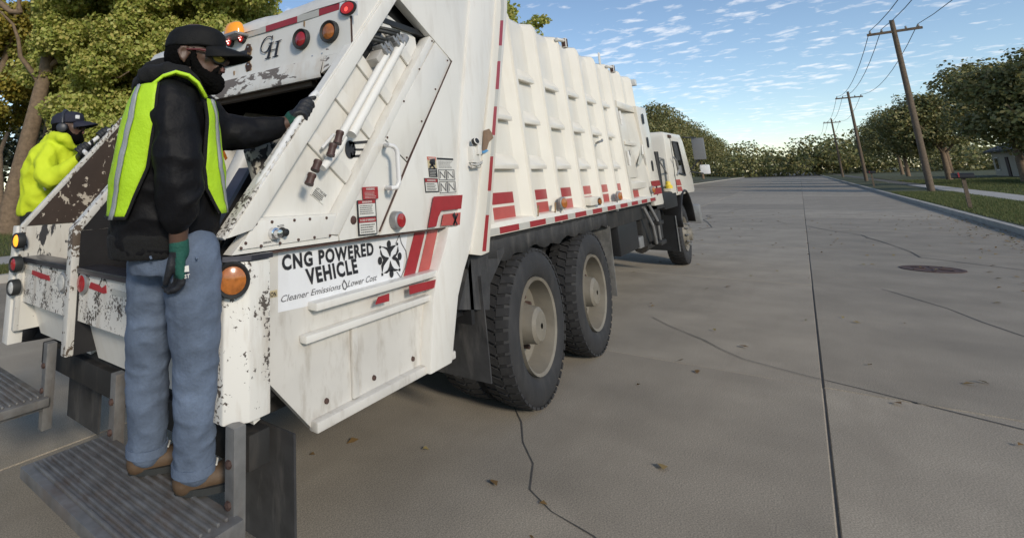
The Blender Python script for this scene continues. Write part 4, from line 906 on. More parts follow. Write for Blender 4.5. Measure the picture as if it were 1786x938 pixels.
MB().box(hy(1167,238,YC-.01), (.22, .03, .05)).build('cab_marker', m_rust, cab, bevel=.006)
for q in ([(1178,313.5),(1186,313),(1189,323),(1180,324)], [(1181,325.5),(1188.5,325),(1191,333),(1183,334)]): MB().prism([hy(a, b, YC-.003) for a, b in q], (0, .002, 0)).build('red_block', m_red2, cab)
MB().tube([(9.6, 1.72, 1.25), (9.6, 1.72, 1.95)], .05, 12).build('exhaust_stack', m_black, cab, smooth=50)
mb = MB()
for p, q in (((9.62,1.70,1.86),(10.12,1.70,1.84)), ((9.62,1.70,1.86),(10.45,1.66,1.42)), ((9.62,1.70,1.40),(10.12,1.70,1.40)), ((10.1,1.69,1.84),(10.1,1.69,1.40))): mb.tube([p, q], .012, 6)
mb.build('rack_rods', m_grey, cab)
MB().lathe([(0, .06), (.05, .06), (.06, .04), (.11, .035), (.12, .01)], (9.98, 1.66, 1.36), (0, 0, 1), 14).build('yellow_cap', m_yellow, cab, smooth=40)
mb = MB(); mb.box((12.30, 1.44, 2.06), (.08, .20, .42)); mb.build('mirror', mat('mirror_housing', (.16,.165,.17), .5), cab, bevel=.015)
for P_ in ([(11.95, 1.63, 2.28), (12.29, 1.46, 2.28)], [(12.3, 1.62, 1.66), (12.30, 1.46, 1.86)], [(12.2,1.62,1.62),(12.42,1.42,1.58)]): MB().tube(P_, .013, 8).build('mirror_arm', m_gasket, cab, smooth=50)
MB().box((12.42, 1.40, 1.66), (.06, .16, .18)).build('convex_mirror', m_signw, cab, bevel=.02)
MB().box((12.62, 2.6, .80), (.14, 2.0, .36)).build('front_bumper', m_grey, cab, bevel=.03)
MB().box((11.6, 2.6, .98), (.9, 1.5, .5)).build('engine_block', m_chassis, cab, bevel=.03)

# ================================================================== people
from mathutils import noise as mnoise
U = np.array([_X[0]*0+RM[0][0], RM[1][0], 0.]); U /= np.linalg.norm(U)      # the way both men face: across the view
V = np.array([-U[1], U[0], 0.]); Zv = np.array([0, 0, 1.])                   # to their left, away from the camera
m_skin = mat('dark_brown_skin', (.092, .05, .034), .48, var=.15, vscale=30)
m_lip = mat('lip_skin', (.15, .065, .055), .4)
m_hair = mat('black_hair', (.0022, .002, .002), .95, bump=.6, bscale=160, spec=.12)
m_jacket = mat('black_satin_jacket', (.0045, .0045, .006), .62, bump=.3, bscale=45, spec=.2)
m_rib = mat('black_knit', (.003, .003, .0035), .9, bump=.4, bscale=120)
m_cap = mat('black_cap_cloth', (.004, .004, .0045), .75, bump=.25, bscale=200, spec=.3)
m_vest = mat('lime_hi_vis_vest', (.45, .72, .02), .6, bump=.3, bscale=70, var=.06)
m_refl = mat('grey_reflective_band', (.30, .32, .34), .4, bump=.2, bscale=50)
m_jean = mat('blue_denim', (.14, .185, .27), .9, var=.45, vscale=6, bump=.3, bscale=70, speck=.06)
m_hoodie = mat('yellow_hi_vis_hoodie', (.56, .68, .02), .8, bump=.3, bscale=22, var=.05)
m_glove = mat('black_rubber_glove', (.012, .013, .017), .6, bump=.3, bscale=120)
m_gcuff = mat('green_knit_glove', (.008, .075, .055), .8, bump=.4, bscale=130)
m_boot = mat('brown_work_boot', (.09, .055, .03), .65, bump=.2, bscale=50)
m_shade = mat('mirrored_yellow_lens', (.35, .3, .06), .08, metal=.9)
m_red_fr = mat('dark_red_frame', (.09, .006, .012), .5)
m_pants = mat('black_work_trousers', (.012, .012, .014), .85, bump=.3, bscale=40)
class Blob:
    def __init__(s): s.mb = MB()
    def cap(s, p, q, r0, r1, n=16):
        p, q = np.array(p, float), np.array(q, float); L_ = np.linalg.norm(q-p)+1e-6
        prof = [(-r0*math.cos(a), max(r0*math.sin(a), 1e-4)) for a in np.linspace(.05, math.pi/2, 5)]+[(L_+r1*math.sin(a), max(r1*math.cos(a), 1e-4)) for a in np.linspace(0, math.pi/2-.05, 5)]
        s.mb.lathe(prof, p, (q-p)/L_, n); return s
    def chain(s, pts, rs):
        for i in range(len(pts)-1): s.cap(pts[i], pts[i+1], rs[i], rs[i+1])
        return s
    def ell(s, c, r, ax=None, n=18):
        c = np.array(c, float); A = ax if ax is not None else (U, V, Zv); vs = []; fs = []; m = 11
        for i in range(m):
            a = math.pi*(i+.3)/(m-.4)
            for j in range(n):
                t = 2*math.pi*j/n; vs.append(c+A[0]*r[0]*math.sin(a)*math.cos(t)+A[1]*r[1]*math.sin(a)*math.sin(t)+A[2]*r[2]*math.cos(a))
        for i in range(m-1):
            for j in range(n): fs.append((i*n+j, (i+1)*n+j, (i+1)*n+(j+1) % n, i*n+(j+1) % n))
        fs += [tuple(range(n)), tuple(range(m*n-1, (m-1)*n-1, -1))]
        s.mb.add(vs, fs); return s
    def loft(s, rings, n=32, p=2.3):
        vs = []
        for c, a, b, du, dv in rings:
            for j in range(n):
                t = 2*math.pi*j/n; ct, st_ = math.cos(t), math.sin(t)
                vs.append(np.array(c)+du*a*math.copysign(abs(ct)**(2/p), ct)+dv*b*math.copysign(abs(st_)**(2/p), st_))
        k = len(rings); fs = [(i*n+j, i*n+(j+1) % n, (i+1)*n+(j+1) % n, (i+1)*n+j) for i in range(k-1) for j in range(n)]
        fs += [tuple(range(n-1, -1, -1)), tuple(range((k-1)*n, k*n))]; s.mb.add(vs, fs); return s
    def build(s, name, mats, parent, voxel=.01, smooth=4, wr=0, wscale=9, stretch=(1, 1, 1), matfn=None):
        me = bpy.data.meshes.new(name); me.from_pydata(s.mb.v, [], s.mb.f)
        bm = bmesh.new(); bm.from_mesh(me); bmesh.ops.recalc_face_normals(bm, faces=bm.faces); bm.to_mesh(me); bm.free()
        o = bpy.data.objects.new(name, me); COL.objects.link(o)
        r = o.modifiers.new('r', 'REMESH'); r.mode = 'VOXEL'; r.voxel_size = voxel; r.use_smooth_shade = True
        if smooth: q = o.modifiers.new('s', 'SMOOTH'); q.factor = .5; q.iterations = smooth
        dg = bpy.context.evaluated_depsgraph_get(); m2 = bpy.data.meshes.new_from_object(o.evaluated_get(dg)); m2.name = name
        o.modifiers.clear(); o.data = m2
        base = Vector(PBASE[parent.name]) if parent else Vector((0, 0, 0))
        if wr:
            for v in m2.vertices:
                c = v.co; q = Vector((c.x*stretch[0], c.y*stretch[1], c.z*stretch[2]))*wscale
                d = 1-2*abs(mnoise.noise(q)); e = mnoise.noise(q*2.3+Vector((5, 2, 1)))
                v.co = c+v.normal*wr*(d*.8-.45+.35*e)
        ml = mats if isinstance(mats, (list, tuple)) else [mats]
        m2.materials.clear()
        for m in ml: m2.materials.append(m)
        if matfn:
            for f in m2.polygons: f.material_index = matfn(f.center)
        for v in m2.vertices: v.co -= base
        m2.polygons.foreach_set('use_smooth', [True]*len(m2.polygons)); m2.update()
        if parent: o.parent = parent; PBASE[o.name] = tuple(base)
        return o
def surf(rings, t0, t1, name, m, parent, infl=.012, n=14, p=2.3, thick=.006, rows=4):
    # a garment panel that follows the torso rings between the angles t0(k), t1(k)
    R2 = []
    for i in range(len(rings)-1):
        for q in range(rows):
            f = q/rows; A, B = rings[i], rings[i+1]; R2.append((np.array(A[0])*(1-f)+np.array(B[0])*f, A[1]*(1-f)+B[1]*f, A[2]*(1-f)+B[2]*f, A[3], A[4], t0[i]*(1-f)+t0[i+1]*f, t1[i]*(1-f)+t1[i+1]*f))
    A = rings[-1]; R2.append((np.array(A[0]), A[1], A[2], A[3], A[4], t0[-1], t1[-1]))
    G = []
    for c, a, b, du, dv, u0, u1 in R2:
        row = []
        for j in range(n+1):
            t = u0+(u1-u0)*j/n; ct, s_ = math.cos(t), math.sin(t)
            q = c+du*(a+infl)*math.copysign(abs(ct)**(2/p), ct)+dv*(b+infl)*math.copysign(abs(s_)**(2/p), s_)
            w_ = .010*mnoise.noise(Vector(q*8))+.004*mnoise.noise(Vector(q*26)); row.append(q+_unit(du*ct+dv*s_)*w_)
        G.append(row)
    o = MB().grid(G).build(name, m, parent, smooth=80); mo = o.modifiers.new('thick', 'SOLIDIFY'); mo.thickness = thick; mo.offset = 0
    return o
def head(parent, c, sc=1.0, tilt=0., beard=1.0, glasses=True, turn=0.):
    # c: centre between the ears.  Local axes: facing, left, up (tilted)
    u0 = U*math.cos(turn)+V*math.sin(turn); v = V*math.cos(turn)-U*math.sin(turn)
    u = u0*math.cos(tilt)+Zv*math.sin(tilt); w = Zv*math.cos(tilt)-u0*math.sin(tilt); AX = (u, v, w)
    def L(a, b, d): return np.array(c)+(u*a+v*b+w*d)*sc
    return AX, L
def face(L, AX, sc, b):
    r = lambda *q: tuple(k*sc for k in q)
    b.ell(L(0, 0, .025), r(.096, .076, .098), AX); b.ell(L(.042, 0, -.045), r(.06, .058, .072), AX)
    b.ell(L(.087, 0, .018), r(.022, .052, .013), AX); b.cap(L(.100, 0, .006), L(.122, 0, -.020), .009*sc, .0135*sc)
    b.ell(L(.112, 0, -.026), r(.012, .020, .009), AX); b.ell(L(.090, 0, -.045), r(.026, .036, .022), AX); b.ell(L(.082, 0, -.088), r(.022, .03, .02), AX)
    for s_ in (-1, 1):
        b.ell(L(.064, s_*.044, -.018), r(.028, .020, .024), AX); b.ell(L(-.016, s_*.078, -.014), r(.016, .007, .029), AX)
        b.chain([L(-.006, s_*.083, .010), L(-.022, s_*.088, .012), L(-.033, s_*.088, -.002), L(-.027, s_*.086, -.022), L(-.012, s_*.080, -.040)], [.0055*sc, .006*sc, .006*sc, .0055*sc, .006*sc])
def beard_(L, AX, sc, parent, k=1.0):
    b = Blob(); r = lambda *q: tuple(x*sc for x in q)
    b.ell(L(.076, 0, -.103), r(.046*k, .046, .043*k), AX); b.ell(L(.062, 0, -.092), r(.052, .054, .036), AX)
    for s_ in (-1, 1):
        b.chain([L(.016, s_*.074, .006), L(.020, s_*.070, -.035), L(.036, s_*.056, -.076), L(.070, s_*.034, -.098)], [.008*sc, .014*sc, .024*sc, .030*sc])
        b.chain([L(.113, s_*.005, -.037), L(.104, s_*.022, -.042), L(.090, s_*.034, -.066)], [.0055*sc, .007*sc, .010*sc]); b.cap(L(.042, s_*.054, -.070), L(.082, s_*.036, -.085), .016*sc, .016*sc)
    lb_ = Blob(); lb_.ell(L(.112, 0, -.0475), r(.009, .021, .0055), AX); lb_.ell(L(.110, 0, -.057), r(.010, .020, .0065), AX); lb_.build('lips', m_lip, parent, .0035*sc, 1)
    return b.build('beard', m_hair, parent, .0045*sc, 1, .005*sc, 90)
def cap_(L, AX, sc, parent, mcap, lift=0.):
    b = Blob(); r = lambda *q: tuple(x*sc for x in q); u, v, w = AX
    rings = []
    for h, a, bb, du in ((.018, .112, .090, .004), (.045, .113, .090, .006), (.075, .106, .085, .010), (.094, .088, .072, .012), (.106, .055, .048, .010), (.111, .018, .016, .006)):
        rings.append((L(du, 0, h+lift), a*sc, bb*sc, u, v))
    b.loft(rings, 32, 2.25); b.ell(L(.006, 0, .112+lift), r(.009, .009, .006), AX)
    crown = b.build('cap', mcap, parent, .006*sc, 3, .002*sc, 20)
    G = []; n = 14
    for i in range(9):
        f = i/8; row = []
        for j in range(n+1):
            t = (j/n-.5)*2; wv = .082*math.sqrt(max(0, 1-(f*.0))); prof_ = (1-abs(t)**2.6)**.5 if abs(t) < 1 else 0
            uu = .062+.04*(1-abs(t)**2)+(.115*prof_)*f; row.append(L(uu, t*wv, .030+lift-.010*f*f-.024*f-.020*t*t))
        G.append(row)
    br = MB().grid(G).build('cap_brim', mcap, crown, smooth=80) if False else MB().grid(G).build('cap_brim', mcap, parent, smooth=80)
    mo = br.modifiers.new('thick', 'SOLIDIFY'); mo.thickness = .006*sc; return crown
def eyes(L, AX, sc, parent):
    mb = MB()
    for s_ in (-1, 1): mb.lathe([(-.008*sc, .0001), (-.004*sc, .010*sc), (.004*sc, .010*sc), (.008*sc, .001)], L(.083, s_*.034, -.004), AX[0], 10)
    return mb.build('eyes', mat('eye_white', (.5, .47, .43), .3), parent, smooth=80)
def gripping_hand(parent, wrist, bar0, bar1, side, mats, sc=1.0, name='glove', cuffr=.036, grip=None):
    # a fist closed round a bar: palm against it, four fingers over it, thumb along it
    wrist, b0, b1 = (np.array(a, float) for a in (wrist, bar0, bar1)); d = _unit(b1-b0); g = b0+d*(((wrist if grip is None else np.array(grip))-b0) @ d)
    to = _unit(g-wrist); nrm = _unit(np.cross(d, to))*side           # side: which way the back of the hand looks
    k = sc; pc = g-to*.030*k+nrm*.016*k; b = Blob()
    b.cap(wrist, wrist+(pc-wrist)*.55, cuffr*k, .032*k)
    for q in (-.028, -.01, .01, .028): b.cap(wrist+(pc-wrist)*.5+d*q*.7*k, pc+d*q*k+to*.012*k, .019*k, .016*k)
    for q, ln in ((-.033, .90), (-.0115, 1.0), (.0105, .97), (.031, .82)):
        o = g+d*q*k; R_ = .027*k; pts = []
        for a in np.linspace(-.5, 2.75*ln, 6): pts.append(o+to*R_*math.sin(a)+nrm*R_*math.cos(a))
        b.chain(pts, [.0115*k, .0115*k, .011*k, .0105*k, .010*k, .009*k])
    t0 = wrist+(pc-wrist)*.55+d*.030*k; b.chain([t0, t0+d*.018*k+to*.022*k, g+d*.062*k-to*.004*k+nrm*.012*k, g+d*.070*k+to*.018*k-nrm*.002*k], [.016*k, .0145*k, .012*k, .010*k])
    cut = wrist+(pc-wrist)*1.0; ax = _unit(pc-wrist)
    return b.build(name, mats, parent, .0045*k, 2, .001, 30, matfn=(lambda c: 1 if (np.array(c)-cut) @ ax < 0 else 0) if isinstance(mats, list) else None)

# ---- the near worker: black jacket, lime vest, jeans, standing on the riding step with a hand on the grab bar
U0, V0 = U.copy(), V.copy()
def face_way(deg):          # turn the body axes: each man stands square to the line of sight
    global U, V
    a = math.radians(deg); U = U0*math.cos(a)+V0*math.sin(a); V = V0*math.cos(a)-U0*math.sin(a)
face_way(20)
p1b = hd(300, 815, 1.86); p1 = tag(empty('person', (p1b[0], p1b[1], .57)), 'bearded worker in black cap, black jacket, lime vest and jeans holding the grab bar', 'person')
DM = 1.87
def ring(y, xl, xr, b, D=DM): return (hd((xl+xr)/2, y, D), (xr-xl)/2/FPX*D, b, U, V)
R1 = [ring(440, 199, 379, .150), ring(412, 197, 381, .158), ring(375, 203, 381, .162), ring(330, 209, 379, .164), ring(295, 213, 377, .168), ring(258, 219, 373, .172),
      ring(216, 230, 370, .180), ring(182, 240, 361, .178), ring(160, 250, 350, .150), ring(145, 266, 342, .10), ring(134, 292, 338, .055)]
HC = hd(338, 98, 1.885); AX1, L1 = head(p1, HC, .97, -.05, turn=-.30)
skinb = Blob(); face(L1, AX1, .97, skinb)
skinb.cap(L1(-.012, 0, -.05), hd(318, 150, DM), .056, .066); skinb.loft([ring(430, 225, 360, .12), ring(330, 225, 360, .13), ring(220, 240, 350, .14), ring(175, 250, 350, .12), ring(150, 290, 340, .06)], 20)
sR, eR, wR = hd(302, 192, 1.76), hd(314, 314, 1.695), hd(311, 424, 1.70); skinb.chain([sR, eR, wR, hd(312, 436, 1.70)], [.045, .040, .030, .026])
sL, eL, wL = hd(350, 200, 2.03), hd(412, 233, 2.11), hd(507, 214, 2.225); skinb.chain([sL, eL, wL, hd(512, 214, 2.23)], [.055, .042, .031, .026])
hipR, hipL = hd(335, 445, 1.80), hd(272, 445, 1.93); knR, knL = hd(342, 640, 1.80), hd(258, 640, 1.95)
anR = np.array([hd(338, 800, 1.82)[0], hd(338, 800, 1.82)[1], .64]); anL = np.array([hd(256, 790, 1.95)[0], hd(256, 790, 1.95)[1], .64])
skinb.chain([hipR, knR, anR], [.07, .05, .035]).chain([hipL, knL, anL], [.07, .05, .035])
skinb.build('body', m_skin, p1, .0055, 2)
# jacket
jb = Blob(); jb.loft(R1, 36)
cufR = hd(311, 391, 1.70); jb.chain([hd(302, 176, 1.755), hd(301, 205, 1.735), hd(309, 262, 1.70), hd(314, 312, 1.69), hd(313, 345, 1.685), hd(311, 368, 1.69), hd(311, 382, 1.695), cufR], [.078, .082, .080, .077, .072, .062, .050, .038])
cufL = hd(483, 222, 2.20); jb.chain([hd(338, 184, 1.99), hd(355, 208, 2.03), hd(385, 229, 2.085), hd(412, 233, 2.11), hd(440, 230, 2.15), hd(468, 225, 2.18), cufL], [.080, .082, .076, .070, .064, .056, .050])
jb.build('jacket', m_jacket, p1, .0075, 7, .015, 8, (1.0, 1.0, 1.4))
jb = Blob(); jb.loft([ring(444, 199, 379, .150), ring(440, 197, 381, .156), ring(405, 195, 382, .160), ring(401, 200, 378, .15)], 36); jb.build('jacket_waistband', m_rib, p1, .009, 2, .003, 20, (3, 3, .2))
jb = Blob()      # hood lying round the neck
for pts, rr in (([hd(243, 150, 1.86), hd(258, 132, 1.80), hd(292, 126, 1.775), hd(330, 140, 1.79), hd(350, 158, 1.84)], [.028, .036, .036, .032, .022]),
                ([hd(243, 150, 1.88), hd(262, 130, 1.95), hd(300, 124, 1.985), hd(335, 138, 1.97), hd(352, 158, 1.88)], [.028, .036, .036, .032, .022]),
                ([hd(250, 156, 1.88), hd(268, 128, 1.88), hd(290, 118, 1.88)], [.034, .046, .040]), ([hd(288, 122, 1.82), hd(322, 126, 1.80), hd(346, 150, 1.84)], [.026, .026, .02]),
                ([hd(288, 122, 1.94), hd(322, 126, 1.96), hd(346, 150, 1.92)], [.026, .026, .02])): jb.chain(pts, rr)
jb.build('jacket_hood', m_rib, p1, .008, 3, .006, 16)
# vest: one back panel and two front strips joined over the shoulders, edged in black, with grey bands
D2R = math.radians
RV = [ring(376, 203, 381, .164)]+R1[3:9]; 
tb0 = [D2R(-a) for a in (129, 118, 110, 108, 108, 110, 110)]; tb1 = [D2R(-360+a) for a in (129, 118, 110, 108, 108, 110, 110)]
surf(RV, tb0, tb1, 'vest_back', m_vest, p1, .019, 26)
tb2 = [t-D2R(13) for t in tb0]; tb3 = [t-D2R(17+4*(1-abs(i-3)/3)) for i, t in enumerate(tb2)]
surf(RV, [D2R(-b) for b in (143, 139, 136, 134, 134, 137, 140)], [D2R(-b) for b in (150, 146, 143, 141, 141, 144, 147)], 'reflective_band', m_refl, p1, .0275, 4)
surf(RV, [t+D2R(3) for t in tb0], [t-D2R(.5) for t in tb0], 'vest_binding', m_rib, p1, .0225, 2)
surf(RV[:1]+[ring(371, 203.5, 381, .164)], [tb0[0]+D2R(3)]*2, [tb1[0]]*2, 'vest_binding', m_rib, p1, .023, 26, rows=2)
RF = [ring(374, 203, 381, .163)]+R1[3:8]
tf0 = [D2R(-a) for a in (37, 54, 58, 54, 52, 50)]; tf1 = [D2R(-a) for a in (2, 2, 2, 4, 10, 16)]
surf(RF, tf0, tf1, 'vest_front', m_vest, p1, .021, 12); surf(RF, [-t for t in tf1], [-t for t in tf0], 'vest_front', m_vest, p1, .021, 12)
surf(RF, [D2R(-a) for a in (18, 30, 38, 35, 36, 38)], [D2R(-a) for a in (12, 23, 31, 27, 29, 31)], 'reflective_band', m_refl, p1, .0275, 3)
surf(RF, [t-D2R(4) for t in tf0], [t+D2R(.5) for t in tf0], 'vest_binding', m_rib, p1, .0225, 2)
for sg, Dn in ((1, 1.755), (-1, 1.99)):     # shoulder straps
    A = [hd(247, 178, Dn), hd(262, 158, Dn), hd(284, 141, Dn), hd(306, 134, Dn), hd(328, 140, Dn), hd(344, 153, Dn+.01*sg), hd(358, 178, Dn+.02*sg)]
    G = [[P_+V*(q*.030-.015*sg)+Zv*.008-U*.0 for q in (-1, -.33, .33, 1)] for P_ in A]
    o = MB().grid(G, flip=True).build('vest_strap', m_vest, p1, smooth=80); mo = o.modifiers.new('thick', 'SOLIDIFY'); mo.thickness = .01; mo.offset = 0
    G = [[P_+V*(q*.009-.015*sg)+Zv*.016 for q in (-1, 1)] for P_ in A[:4]]
    o = MB().grid(G, flip=True).build('reflective_band', m_refl, p1, smooth=80); mo = o.modifiers.new('thick', 'SOLIDIFY'); mo.thickness = .004; mo.offset = 0
# head gear
hb_ = Blob(); hb_.ell(L1(-.028, 0, -.004), (.078, .080, .075), AX1); hb_.cap(L1(-.06, 0, -.03), L1(-.055, 0, -.06), .04, .034); hb_.build('hair', m_hair, p1, .007, 2, .004, 60)
beard_(L1, AX1, .97, p1, 1.0); cap_(L1, AX1, .95, p1, m_cap, .002); eyes(L1, AX1, .97, p1)
mb = MB()
for s_ in (-1, 1):
    mb.tube([L1(-.012, s_*.083, .004), L1(.04, s_*.080, .006), L1(.075, s_*.070, .002)], [.0025, .004, .0055], 8, 0)
    ct_ = L1(.101, s_*.039, -.009); n_ = _unit(AX1[0]*.8+AX1[1]*s_*.6); e_ = _unit(np.cross(n_, AX1[2])); G = []
    for i in range(5): G.append([ct_+n_*(.008*(1-(i/4)**2))+e_*.033*(i/4)*math.cos(t)+AX1[2]*.0235*(i/4)*math.sin(t) for t in np.linspace(0, 6.283, 17)])
    mb.grid(G, 1); mb.tube([ct_+e_*.034*math.cos(t)+AX1[2]*.0245*math.sin(t) for t in np.linspace(0, 6.283, 17)], .0035, 6, 2)
mb.build('sunglasses', [m_red_fr, m_shade, m_gasket], p1, smooth=70)
# trousers and boots
jn = Blob(); jn.loft([ring(470, 232, 380, .135), ring(440, 230, 382, .140), ring(415, 232, 378, .13)], 28)
for h_, k_, a_ in ((hipR, knR, anR), (hipL, knL, anL)):
    m1 = h_*.62+k_*.38; m2_ = k_*.45+a_*.55; jn.chain([h_+Zv*.0, m1, k_, m2_, a_+Zv*.01], [.100, .097, .080, .076, .070])
jn.build('jeans', m_jean, p1, .008, 3, .008, 9, (1.0, 1.0, 1.6))
for k_ in range(3): MB().tube([hd(262+40*k_, 447, 1.70), hd(264+40*k_, 452, 1.695)], .004, 6).build('belt_loop', m_jean, p1)
for a_ in (anR, anL): MB().lathe([(-.012, .070), (-.012, .076), (.018, .077), (.018, .070)], a_+Zv*.0, (0, 0, 1), 20, closed=True).build('jeans_hem', m_jean, p1, smooth=40)
mb = MB(); pk = [hd(252, 452, 1.735), hd(272, 458, 1.72), hd(295, 454, 1.70)]; 
for a_ in (anR, anL):
    b = Blob(); f0 = a_.copy(); f0[2] = .598; b.cap(f0-U*.03, f0+U*.14, .042, .038); b.cap(f0+Zv*.02-U*.02, f0+Zv*.12-U*.025, .046, .046); b.ell(f0+U*.13+Zv*.010, (.058, .046, .038)); bo = b.build('boot', m_boot, p1, .006, 3, .002, 30)
    so_ = MB(); pts = [f0+U*(.055+.125*math.cos(a)*(1.0 if math.cos(a) > 0 else .95))+V*(.050*math.sin(a)*(1-.12*math.cos(a)*-1))-Zv*.034 for a in np.linspace(0, 6.283, 25)[:-1]]; so_.prism(pts, (0, 0, .022)); so_.build('boot_sole', m_gasket, bo)
    for k in range(4): MB().tube([f0+U*(.075-.022*k)+Zv*(.045+.022*k)-V*.026, f0+U*(.082-.022*k)+Zv*(.052+.022*k), f0+U*(.075-.022*k)+Zv*(.045+.022*k)+V*.026], .0035, 6).build('boot_lace', m_label, bo)
# hands
gb_a, gb_b = GB0+off, GB1+off
gripping_hand(p1, hd(506, 214, 2.225), gb_a, gb_b, -1, [m_glove, m_gcuff], 1.08, 'glove', .033, hd(536, 209, 2.25))
b = Blob()
def H(px, py, D=1.70): return hd(px, py, D)
b.chain([H(312, 424), H(313, 440)], [.033, .032])
for q in (-.022, -.007, .008, .022): b.cap(H(313, 442)+V*q*.8, H(314, 474)+V*q, .019, .017)
for k_, (q, tip) in enumerate(((-.026, [(316,476),(317,490),(309,500),(300,503)]), (-.009, [(313,478),(313,494),(305,505),(294,508)]), (.009, [(310,478),(308,494),(299,505),(289,507)]), (.025, [(307,476),(303,490),(294,500),(286,502)]))):
    b.chain([H(*t)+V*q for t in tip], [.0125, .0115, .0105, .009])
b.chain([H(303, 446)-V*.012, H(297, 462)-V*.024, H(293, 478)-V*.024, H(289, 491)-V*.014], [.017, .0145, .012, .0105])
sel = H(307, 470)
b.build('glove', [m_glove, m_gcuff], p1, .0045, 2, .0012, 30, matfn=lambda c: 1 if ((np.array(c)-sel) @ U > -.004 and c[2] > H(0, 492)[2]) or c[2] > H(0, 446)[2] else 0)
mb = MB(); o = H(322, 480, 1.672); vs, fs = text3('ST', o+Zv*-.01, U*.016+Zv*.001, Zv*.012, .02); mb.add(vs, fs); mb.add([o+U*-.002+Zv*.010, o+U*.014+Zv*.010, o+U*.012+Zv*.03, o+Zv*.028], [(0,1,2,3)]); mb.build('glove_print', m_label, p1)

# ---- the far worker: yellow hoodie, on the left-hand step
face_way(28)
p2 = tag(empty('person', (hd(85, 400, 3.8)[0], hd(85, 400, 3.8)[1], .57)), 'worker in yellow hooded sweatshirt and headphones on the far side of the hopper', 'person')
D2 = 3.92
def ring2(y, xl, xr, b): return (hd((xl+xr)/2, y, D2), (xr-xl)/2/FPX*D2, b, U, V)
R2 = [ring2(374, 37, 112, .15), ring2(366, 36, 114, .165), ring2(338, 42, 122, .17), ring2(300, 43, 130, .18), ring2(276, 51, 134, .185), ring2(260, 62, 135, .165), ring2(250, 74, 132, .12), ring2(240, 90, 126, .065)]
HC2 = hd(117, 222, 3.92); AX2, L2 = head(p2, HC2, 1.0, .08, turn=-.25)
sb = Blob(); face(L2, AX2, 1.0, sb); sb.cap(L2(-.012, 0, -.05), hd(103, 258, D2), .056, .066); sb.loft([ring2(366, 48, 104, .12), ring2(300, 55, 120, .13), ring2(256, 74, 128, .12), ring2(240, 92, 122, .06)], 20)
s2, e2, w2 = hd(88, 274, 3.84), hd(88, 310, 3.69), hd(141, 277, 3.71); sb.chain([s2, e2, w2, hd(147, 271, 3.72)], [.035, .034, .030, .027])
s3, e3, w3 = hd(114, 270, 4.02), hd(138, 299, 4.02), hd(172, 262, 3.95); sb.chain([s3, e3, w3], [.035, .034, .03])
h2 = [hd(66, 372, 3.86), hd(84, 372, 4.02)]
legs2 = [(h, h+np.array([.02, 0, -.42]), np.array([h[0]+.0, h[1], .64])) for h in h2]
for h, k_, a_ in legs2: sb.chain([h, k_, a_], [.07, .05, .04])
sb.build('body', m_skin, p2, .011, 3)
hb_ = Blob(); hb_.loft(R2, 32)
hb_.chain([hd(86, 268, 3.80), hd(79, 285, 3.74), hd(80, 304, 3.69), hd(88, 312, 3.665), hd(112, 299, 3.665), hd(136, 281, 3.70)], [.078, .080, .074, .070, .058, .044])
hb_.chain([hd(112, 262, 4.02), hd(138, 298, 4.02), hd(168, 266, 3.96)], [.085, .075, .05])
for pts, rr in (([hd(78, 250, 3.92), hd(92, 239, 3.84), hd(112, 241, 3.80), hd(128, 256, 3.84)], [.03, .040, .038, .026]), ([hd(78, 250, 3.96), hd(94, 238, 4.0), hd(114, 242, 4.02), hd(132, 254, 3.99)], [.03, .040, .038, .026]), ([hd(76, 256, 3.92), hd(90, 243, 3.92), hd(98, 238, 3.92)], [.035, .045, .04])): hb_.chain(pts, rr)
hb_.build('hoodie', m_hoodie, p2, .0105, 4, .017, 8, (1.2, 1.2, .9))
pb = Blob(); pb.loft([ring2(392, 42, 106, .13), ring2(372, 40, 110, .14), ring2(362, 42, 108, .13)], 24)
for h, k_, a_ in legs2: pb.chain([h, k_, a_], [.10, .085, .075])
pb.build('trousers', m_pants, p2, .014, 3, .006, 9)
for h, k_, a_ in legs2:
    b = Blob(); f0 = a_.copy(); f0[2] = .598; b.cap(f0-U*.03, f0+U*.14, .042, .038); b.cap(f0+Zv*.02-U*.02, f0+Zv*.12-U*.025, .046, .046); b.build('boot', m_pants, p2, .01, 3)
b = Blob(); b.ell(L2(-.028, 0, -.004), (.078, .080, .078), AX2); b.build('hair', m_hair, p2, .01, 2, .004, 60)
beard_(L2, AX2, 1.0, p2, .85); cap_(L2, AX2, 1.0, p2, mat('navy_cap_cloth', (.012, .014, .03), .8, bump=.2, bscale=150), .006); eyes(L2, AX2, 1.0, p2)
mb = MB()
for s_ in (-1, 1): mb.lathe([(-.012, .036), (.012, .038), (.02, .028)], L2(-.012, s_*.085, -.012), AX2[1]*s_, 18)
mb.tube([L2(-.004+.0*math.cos(a), .106*math.cos(a), .02+.108*math.sin(a)) for a in np.linspace(0, math.pi, 17)], .011, 8); mb.build('headphones', mat('grey_headphones', (.03,.033,.042), .45), p2, smooth=60)
mb = MB(); mb.box(L2(.085, -.062, .062), (.03, .03, .03)); o_ = mb.build('cap_patch', m_signw, p2, bevel=.006)
B0, B1 = hy(143, 261, 3.74), hy(186, 229, 3.74)
ribbed('grab_bar', [B0+np.array([0, -.07, -.03]), B0, B1, B1+np.array([0, -.07, 0])], .016, tg, m_bar)
gripping_hand(p2, hd(141, 276, 3.70), B0, B1, 1, m_glove, 1.12, 'glove', .036)
dB = _unit(B1-B0); gripping_hand(p2, hd(168, 262, 3.95), B0, B1, 1, m_glove, 1.12, 'glove', .036)
mb = MB(); mb.tube([hd(139, 277.5, 3.70), hd(142.5, 275, 3.70)], .040, 14); mb.build('watch_strap', m_signw, p2, smooth=50)
